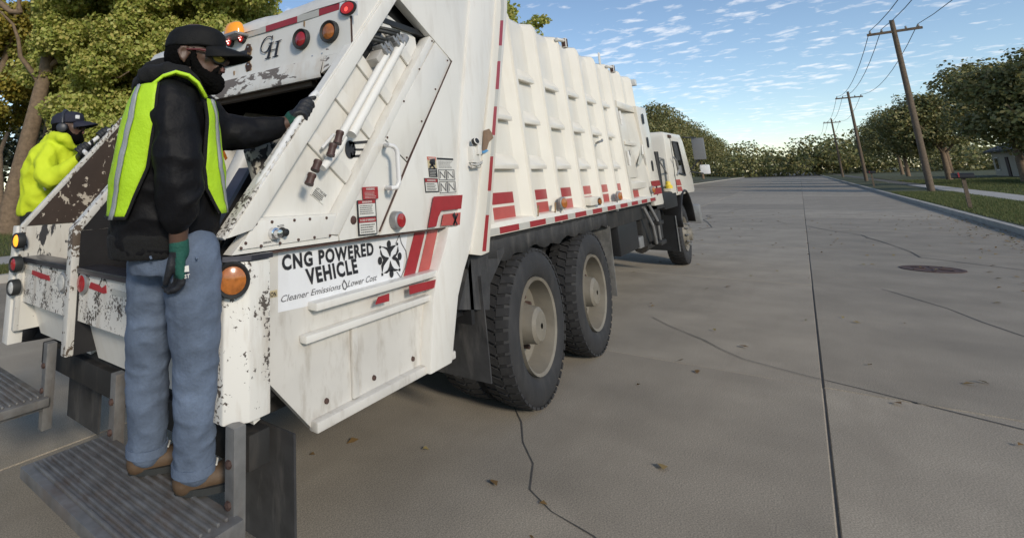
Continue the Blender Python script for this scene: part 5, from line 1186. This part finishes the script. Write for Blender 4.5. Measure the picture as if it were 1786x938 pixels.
MB().box(hd(143, 276, 3.655), (.03, .03, .035)).build('watch_face', m_black, p2, bevel=.004)
MB().tube([hd(80, 332, 3.72), hd(77, 327, 3.72), hd(80, 322.5, 3.72)], .008, 8).build('lanyard_end', m_bar, p2)

# ================================================================== trees, houses
def leaf_cloud(clumps, n, size, up=.35):
    # clumps: (centre, radii); small kite-shaped leaves spread through the shells of the clumps
    C = np.array([c for c, r in clumps]); R_ = np.array([r for c, r in clumps]); wgt = R_.prod(1)**(2/3); idx = rng.choice(len(C), n, p=wgt/wgt.sum())
    d = rng.normal(size=(n, 3)); d /= np.linalg.norm(d, axis=1)[:, None]; rad = rng.uniform(.25, 1.08, n)**.45
    # lumpy outline
    ph = rng.uniform(0, 6.28, (len(C), 3)); lump = 1+.18*np.sin(3.1*d[:, 0]*2+ph[idx, 0])*np.sin(2.7*d[:, 1]*2+ph[idx, 1])+.14*np.sin(5*d[:, 2]+ph[idx, 2])
    P = C[idx]+d*R_[idx]*(rad*lump)[:, None]
    nrm = d*.8+rng.normal(size=(n, 3))*.75+np.array([0, 0, up]); nrm /= np.linalg.norm(nrm, axis=1)[:, None]
    t = np.cross(nrm, rng.normal(size=(n, 3))); t /= np.linalg.norm(t, axis=1)[:, None]; b = np.cross(nrm, t); s = size*rng.uniform(.6, 1.25, n)[:, None]
    Vv = np.empty((n, 4, 3)); Vv[:, 0] = P-t*s*.5; Vv[:, 1] = P-t*s*.05+b*s*.40+nrm*s*.08; Vv[:, 2] = P+t*s*.55; Vv[:, 3] = P-t*s*.05-b*s*.40+nrm*s*.08
    return Vv.reshape(-1, 3), np.arange(n*4).reshape(-1, 4)
def leafmat(name, cols, tr=.42): return mat(name, cols[1], .55, transl=tr, island=cols)
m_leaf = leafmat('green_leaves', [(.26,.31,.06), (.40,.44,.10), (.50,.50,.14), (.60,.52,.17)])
m_leafy = leafmat('yellowing_leaves', [(.24,.23,.04), (.38,.32,.055), (.46,.35,.06), (.26,.28,.06)])
m_leafd = leafmat('shade_dark_leaves', [(.02,.03,.01), (.035,.045,.014), (.05,.055,.018), (.07,.065,.022)], .2)  # shade of the understory is put into these darker leaf colours
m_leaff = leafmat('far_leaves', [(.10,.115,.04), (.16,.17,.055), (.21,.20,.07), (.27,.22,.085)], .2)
def tree(label, trunk, limbs, clumps, n, size, lm, group, name='tree'):
    base = trunk[0][0]; t = tag(empty(name, tuple(base)), label, 'tree', group)
    mb = MB(); mb.tube([p for p, r in trunk], [r for p, r in trunk], 12); mb.build('trunk', m_bark, t, smooth=60)
    for L_ in limbs:
        mb = MB(); mb.tube([p for p, r in L_], [r for p, r in L_], 7); mb.build('limb', m_bark, t, smooth=60)
    v, f = leaf_cloud(clumps, n, size); mesh_np('crown', v, f, lm, t); return t
def limb(p, q, r0, r1, k=5, wob=.12):
    p, q = np.array(p, float), np.array(q, float); L_ = np.linalg.norm(q-p)
    return [(p+(q-p)*i/k+(rng.normal(size=3)*wob*L_/k if 0 < i < k else 0), r0+(r1-r0)*i/k) for i in range(k+1)]
TG = 'trees behind the truck'
def px_clumps(spec): return [(hd(a, b, D), np.array([r, r*1.1, r*zr])) for a, b, D, r, zr in spec]
# the big tree over the left-hand side, leaning trunk lit by the sun
D0 = 16.5
spec = []
for yy in range(-60, 251, 42):
    for xx in range(90, 470, 48):
        if yy > 190 and (xx < 130): continue
        spec.append((xx+random.uniform(-22, 22), yy+random.uniform(-18, 18), D0+random.uniform(-1.4, 1.8), random.uniform(.6, .95), random.uniform(.7, .95)))
for xx in range(160, 330, 40): spec.append((xx, 262+random.uniform(-12, 12), D0+random.uniform(-.5, 1), .7, .8))
tb = hd(20, 392, D0); 
def gz(p): p = np.array(p); p[2] = lz(p[1])-.05; return p
tr = [(gz(hd(14, 392, D0)), .36), (hd(22, 350, D0), .30), (hd(40, 280, D0), .275), (hd(60, 205, D0), .25), (hd(80, 120, D0), .2), (hd(96, 20, D0), .15), (hd(110, -60, D0), .08)]
lb = [limb(hd(60, 205, D0), hd(190, 110, D0-.4), .12, .03), limb(hd(80, 120, D0), hd(250, 20, D0), .10, .03), limb(hd(72, 150, D0), hd(0, 20, D0-.6), .10, .03), limb(hd(150, 150, D0), hd(225, 125, D0-1.1), .05, .02)]
tree('large green tree with a leaning sunlit trunk behind the worker in yellow', tr, lb, px_clumps(spec), 210000, .13, m_leaf, TG)
# second trunk beside it
D1 = 18.0
spec = [(random.uniform(60, 470), random.uniform(-70, 200), D1+random.uniform(.4, 3), random.uniform(.9, 1.4), .85) for _ in range(26)]
tr = [(gz(hd(66, 392, D1)), .24), (hd(72, 330, D1), .21), (hd(84, 240, D1), .185), (hd(100, 150, D1), .16), (hd(140, 40, D1), .1), (hd(160, -50, D1), .06)]
lb = [limb(hd(330, -30, D1-1.8), hd(356, 38, D1-2.0), .05, .03), limb(hd(120, 90, D1), hd(330, -30, D1-1.8), .12, .05)]
tree('slimmer green tree whose trunk rises behind the yellow hooded worker', tr, lb, px_clumps(spec), 80000, .155, m_leaf, TG)
# yellowing tree at the far left
D3 = 19.5
spec = [(random.uniform(-70, 62), random.uniform(30, 215), D3+random.uniform(-.8, 2), random.uniform(.6, 1.05), .8) for _ in range(17)]+[(random.uniform(-80, 30), random.uniform(-60, 20), D3+1, .8, .8) for _ in range(5)]
tr = [(gz(hd(-30, 390, D3)), .22), (hd(-28, 300, D3), .19), (hd(-12, 180, D3), .15), (hd(20, 60, D3), .1), (hd(40, -20, D3), .05)]
lb = [limb(hd(-12, 180, D3), hd(42, 100, D3), .07, .02), limb(hd(-60, -10, D3-2), hd(36, 22, D3-2), .12, .09), limb(hd(36, 22, D3-2), hd(30, -20, D3-2), .08, .03)]
tree('yellowing tree at the left edge of the grass', tr, lb, px_clumps(spec), 32000, .16, m_leafy, TG)
# taller tree behind the truck, its tips over the container
D4 = 21
spec = [(884, 24, D4, .42, 1), (872, 60, D4, .9, .9), (938, 38, D4, .40, .6), (915, 60, D4, .55, .7), (830, 90, D4, 1.2, .9), (780, 70, D4, 1.2, .9), (900, 150, D4, 1.4, 1), (720, 90, D4, 1.3, .9), (953, 36, D4, .16, .7)]
p_ = hd(840, 150, D4); tr = [(np.array([p_[0], p_[1], lz(p_[1])-.05]), .28), (p_, .2), (hd(860, 60, D4), .08)]
tree('tall green tree whose top shows just over the container roof', tr, [limb(p_, hd(930, 50, D4), .08, .02)], px_clumps(spec), 13000, .17, m_leaf, TG)
# dim woodland farther back on the left
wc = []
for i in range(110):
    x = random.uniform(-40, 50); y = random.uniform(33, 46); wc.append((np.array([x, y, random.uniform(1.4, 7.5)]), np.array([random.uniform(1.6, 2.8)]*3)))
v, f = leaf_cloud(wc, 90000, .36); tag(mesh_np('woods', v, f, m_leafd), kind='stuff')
mb = MB()
for i in range(34):
    x = random.uniform(-30, 46); y = random.uniform(31, 40); b_ = np.array([x, y, lz(y)-.1]); mb.tube([b_, b_+np.array([random.uniform(-.3, .3), 0, 3]), b_+np.array([random.uniform(-.6, .6), 0, 6.5])], [.16, .13, .06], 7)
tag(mb.build('woods_trunks', m_bark, smooth=60), kind='stuff')
# street trees far ahead
FG = 'street trees far ahead'
far = []
def street_tree(x, y, h, r, label, lm=None, n=15000):
    base = np.array([x, y, .15+.012*abs(y)]); cl_ = []
    for k in range(11):
        a = random.uniform(0, 6.28); q = random.uniform(.1, .8)*r; cl_.append((base+np.array([q*math.cos(a), q*math.sin(a), h*random.uniform(.42, .86)]), np.array([r*.5, r*.5, r*.42])*random.uniform(.7, 1.15)))
    tr = [(base, .24), (base+np.array([.1, 0, h*.25]), .19), (base+np.array([.0, .1, h*.55]), .12), (base+np.array([.1, .1, h*.8]), .05)]
    lb = [limb(base+np.array([.1, 0, h*.28]), base+np.array([r*.6*math.cos(a), r*.6*math.sin(a), h*.6]), .10, .03) for a in (0.4, 2.5, 4.4)]
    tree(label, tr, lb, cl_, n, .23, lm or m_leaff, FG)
rows = [(64, 11.8, 9.2, 3.6), (70, 14.6, 10.2, 4.2), (78, 12.6, 9.6, 4.0), (88, 15.5, 10.4, 4.6), (97, 13.4, 9.5, 4.2), (110, 16.0, 11.5, 5.0), (128, 15.0, 11.0, 4.6),
        (48, -10.5, 7.6, 3.2), (60, -12.0, 8.8, 3.8), (74, -10.4, 8.4, 3.6), (88, -12.6, 9.6, 4.2), (104, -11.0, 9.4, 4.2), (124, -12.5, 10.4, 4.6)]
LBL = ['nearest street tree on the far kerb, just right of the cab roof', 'tall broad tree set back behind the nearest far kerb tree', 'rounded tree third along the far side of the street', 'broad dark tree fourth along the far side of the street', 'tree fifth along the far side of the street', 'tallest tree on the far side of the street', 'last tree before the far end on the truck side of the street',
       'nearest tree on the near kerb at the right edge', 'second tree along the near kerb', 'third tree along the near kerb', 'fourth tree along the near kerb, set back from the walk', 'fifth tree along the near kerb', 'last tree along the near kerb before the street end']
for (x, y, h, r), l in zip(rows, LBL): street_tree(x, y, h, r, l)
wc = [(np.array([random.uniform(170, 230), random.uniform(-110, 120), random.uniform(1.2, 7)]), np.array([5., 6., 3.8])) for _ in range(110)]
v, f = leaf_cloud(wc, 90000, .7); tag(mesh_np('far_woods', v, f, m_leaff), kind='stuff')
# houses
m_brick = mat('tan_brick', (.33, .22, .16), .85, var=.25, vscale=18); m_roof = mat('grey_shingle', (.11, .105, .10), .9, var=.35, vscale=14, bump=.3, bscale=30); m_trim = mat('white_trim', (.7, .69, .65), .5)
m_siding = mat('beige_siding', (.45, .40, .32), .7, var=.1, vscale=5)
def house(x0, x1, y0, y1, eave, ridge, label, wallm, facing):
    cx_, cy_ = (x0+x1)/2, (y0+y1)/2; h = tag(empty('house', (cx_, cy_, .2)), label, 'house')
    MB().prism([(x0, y0, .1), (x0, y1, .1), (x0, y1, eave), (x0, cy_, ridge-.15), (x0, y0, eave)], (x1-x0, 0, 0)).build('wall', wallm, h)
    for s_, ya in ((-1, y0), (1, y1)):
        MB().prism([(x0-.5, ya+s_*.5, eave-.25), (x0-.5, cy_, ridge), (x0-.5, cy_, ridge+.18), (x0-.5, ya+s_*.5, eave-.07)], (x1-x0+1.0, 0, 0)).build('roof', m_roof, h)
    yf = y1 if facing > 0 else y0; n = max(2, int((x1-x0)/3.6))
    for k in range(n):
        xc = x0+(k+.5)*(x1-x0)/n
        for zc in ([1.6] if eave < 4 else [1.6, 4.6]):
            if k == n//2 and zc < 2:
                MB().box((xc, yf+facing*.03, 1.25), (1.0, .08, 2.1)).build('door', m_rust, h); continue
            w_ = MB().box((xc, yf+facing*.03, zc), (1.3, .10, 1.4)).build('window', m_trim, h)
            PBASE[w_.name] = PBASE[h.name]
            for u_ in (-.31, .31): MB().box((xc+u_, yf+facing*.085, zc), (.52, .02, 1.2)).build('pane', m_glass, w_)
    return h
house(58, 71, 18, 27, 3.0, 5.6, 'low beige house behind the far street trees', m_siding, -1)
house(84, 98, 20, 30, 3.1, 6.0, 'low brick house farther up the far side of the street', m_brick, -1)
house(52, 66, -26, -16, 3.0, 5.6, 'nearer brick house on the near side of the street', m_brick, 1)
house(80, 95, -28, -17, 3.1, 5.9, 'farther beige house on the near side of the street', m_siding, 1)

m_pole = mat('weathered_pole', (.16, .12, .085), .9, var=.4, vscale=12, bump=.4, bscale=20)
PL = ['nearest wooden utility pole on the near verge', 'second wooden utility pole along the near verge', 'farthest wooden utility pole along the near verge']
for k, x in enumerate((44, 82, 124)):
    t = tag(empty('utility_pole', (x, -5.4, .13)), PL[k], 'utility pole', 'utility poles along the near verge')
    MB().tube([(x, -5.4, .05), (x, -5.4, 5), (x+.03, -5.4, 10.2)], [.16, .14, .11], 12).build('post', m_pole, t, smooth=50)
    MB().box((x, -5.4, 9.5), (.12, 2.3, .14)).build('crossarm', m_pole, t)
    for q in (-1.0, -.5, .5, 1.0): MB().lathe([(0, .04), (.05, .06), (.09, .04), (.14, .05), (.16, .02)], (x, -5.4+q, 9.57), (0, 0, 1), 8).build('insulator', m_grey, t)
for q in (-1.0, .5, 1.0):
    pts = []
    for a, b_ in ((6, 44), (44, 82), (82, 124), (124, 170)):
        for k in range(9): f = k/9; pts.append((a+(b_-a)*f, -5.4+q, 9.74-1.0*4*f*(1-f)))
    tag(MB().tube(pts, .018, 5).build('power_line', m_gasket), {-1.0: 'lower power line on the house side of the poles', .5: 'middle power line above the near verge', 1.0: 'power line on the street side of the poles'}[q], 'power line')
tag(blades('grass', 60000, 14, 44, -6.15, KY0-.2, lambda x, y: .13, .10), kind='stuff')
tag(blades('grass', 60000, 24, 80, -15, -7.45, lambda x, y: .15+.012*(-7.4-y), .12), kind='stuff')

for k, (x, lab) in enumerate(((27, 'nearest black mailbox on the near kerb'), (57, 'farther black mailbox along the near kerb'))):
    t = tag(empty('mailbox', (x, -4.1, .13)), lab, 'mailbox', 'mailboxes along the near kerb')
    MB().box((x, -4.1, .65), (.09, .09, 1.05)).build('post', m_pole, t)
    G = [[(x+.11*math.cos(a), -4.1+q, 1.20+.13*max(math.sin(a), -.35)) for a in np.linspace(-.4, math.pi+.4, 11)] for q in (-.25, .25)]
    mb = MB().grid(G); mb.add(G[0], [tuple(range(11))]); mb.add(G[1], [tuple(range(10, -1, -1))]); mb.build('box', m_black, t)
    MB().box((x-.12, -4.0, 1.27), (.012, .03, .16)).build('flag', m_red, t)
for k, x in enumerate((34, 71)):
    struct(MB().add([(x, -6.2, .158), (x+4, -6.2, .158), (x+5, KY0, .004), (x-1, KY0, .004)], [(0, 1, 2, 3)]).build('driveway', m_walk))

mh = struct(MB().lathe([(-.02, .36), (.006, .36), (.006, .31), (.003, .305)], (12.5, -1.35, .002), (0, 0, 1), 32).build('manhole_cover', m_rust))
for a in range(6): MB().box((12.5+.17*math.cos(a*1.047), -1.35+.17*math.sin(a*1.047), .009), (.16, .03, .008), Matrix.Rotation(a*1.047, 3, 'Z')).build('cover_rib', m_rust, mh)
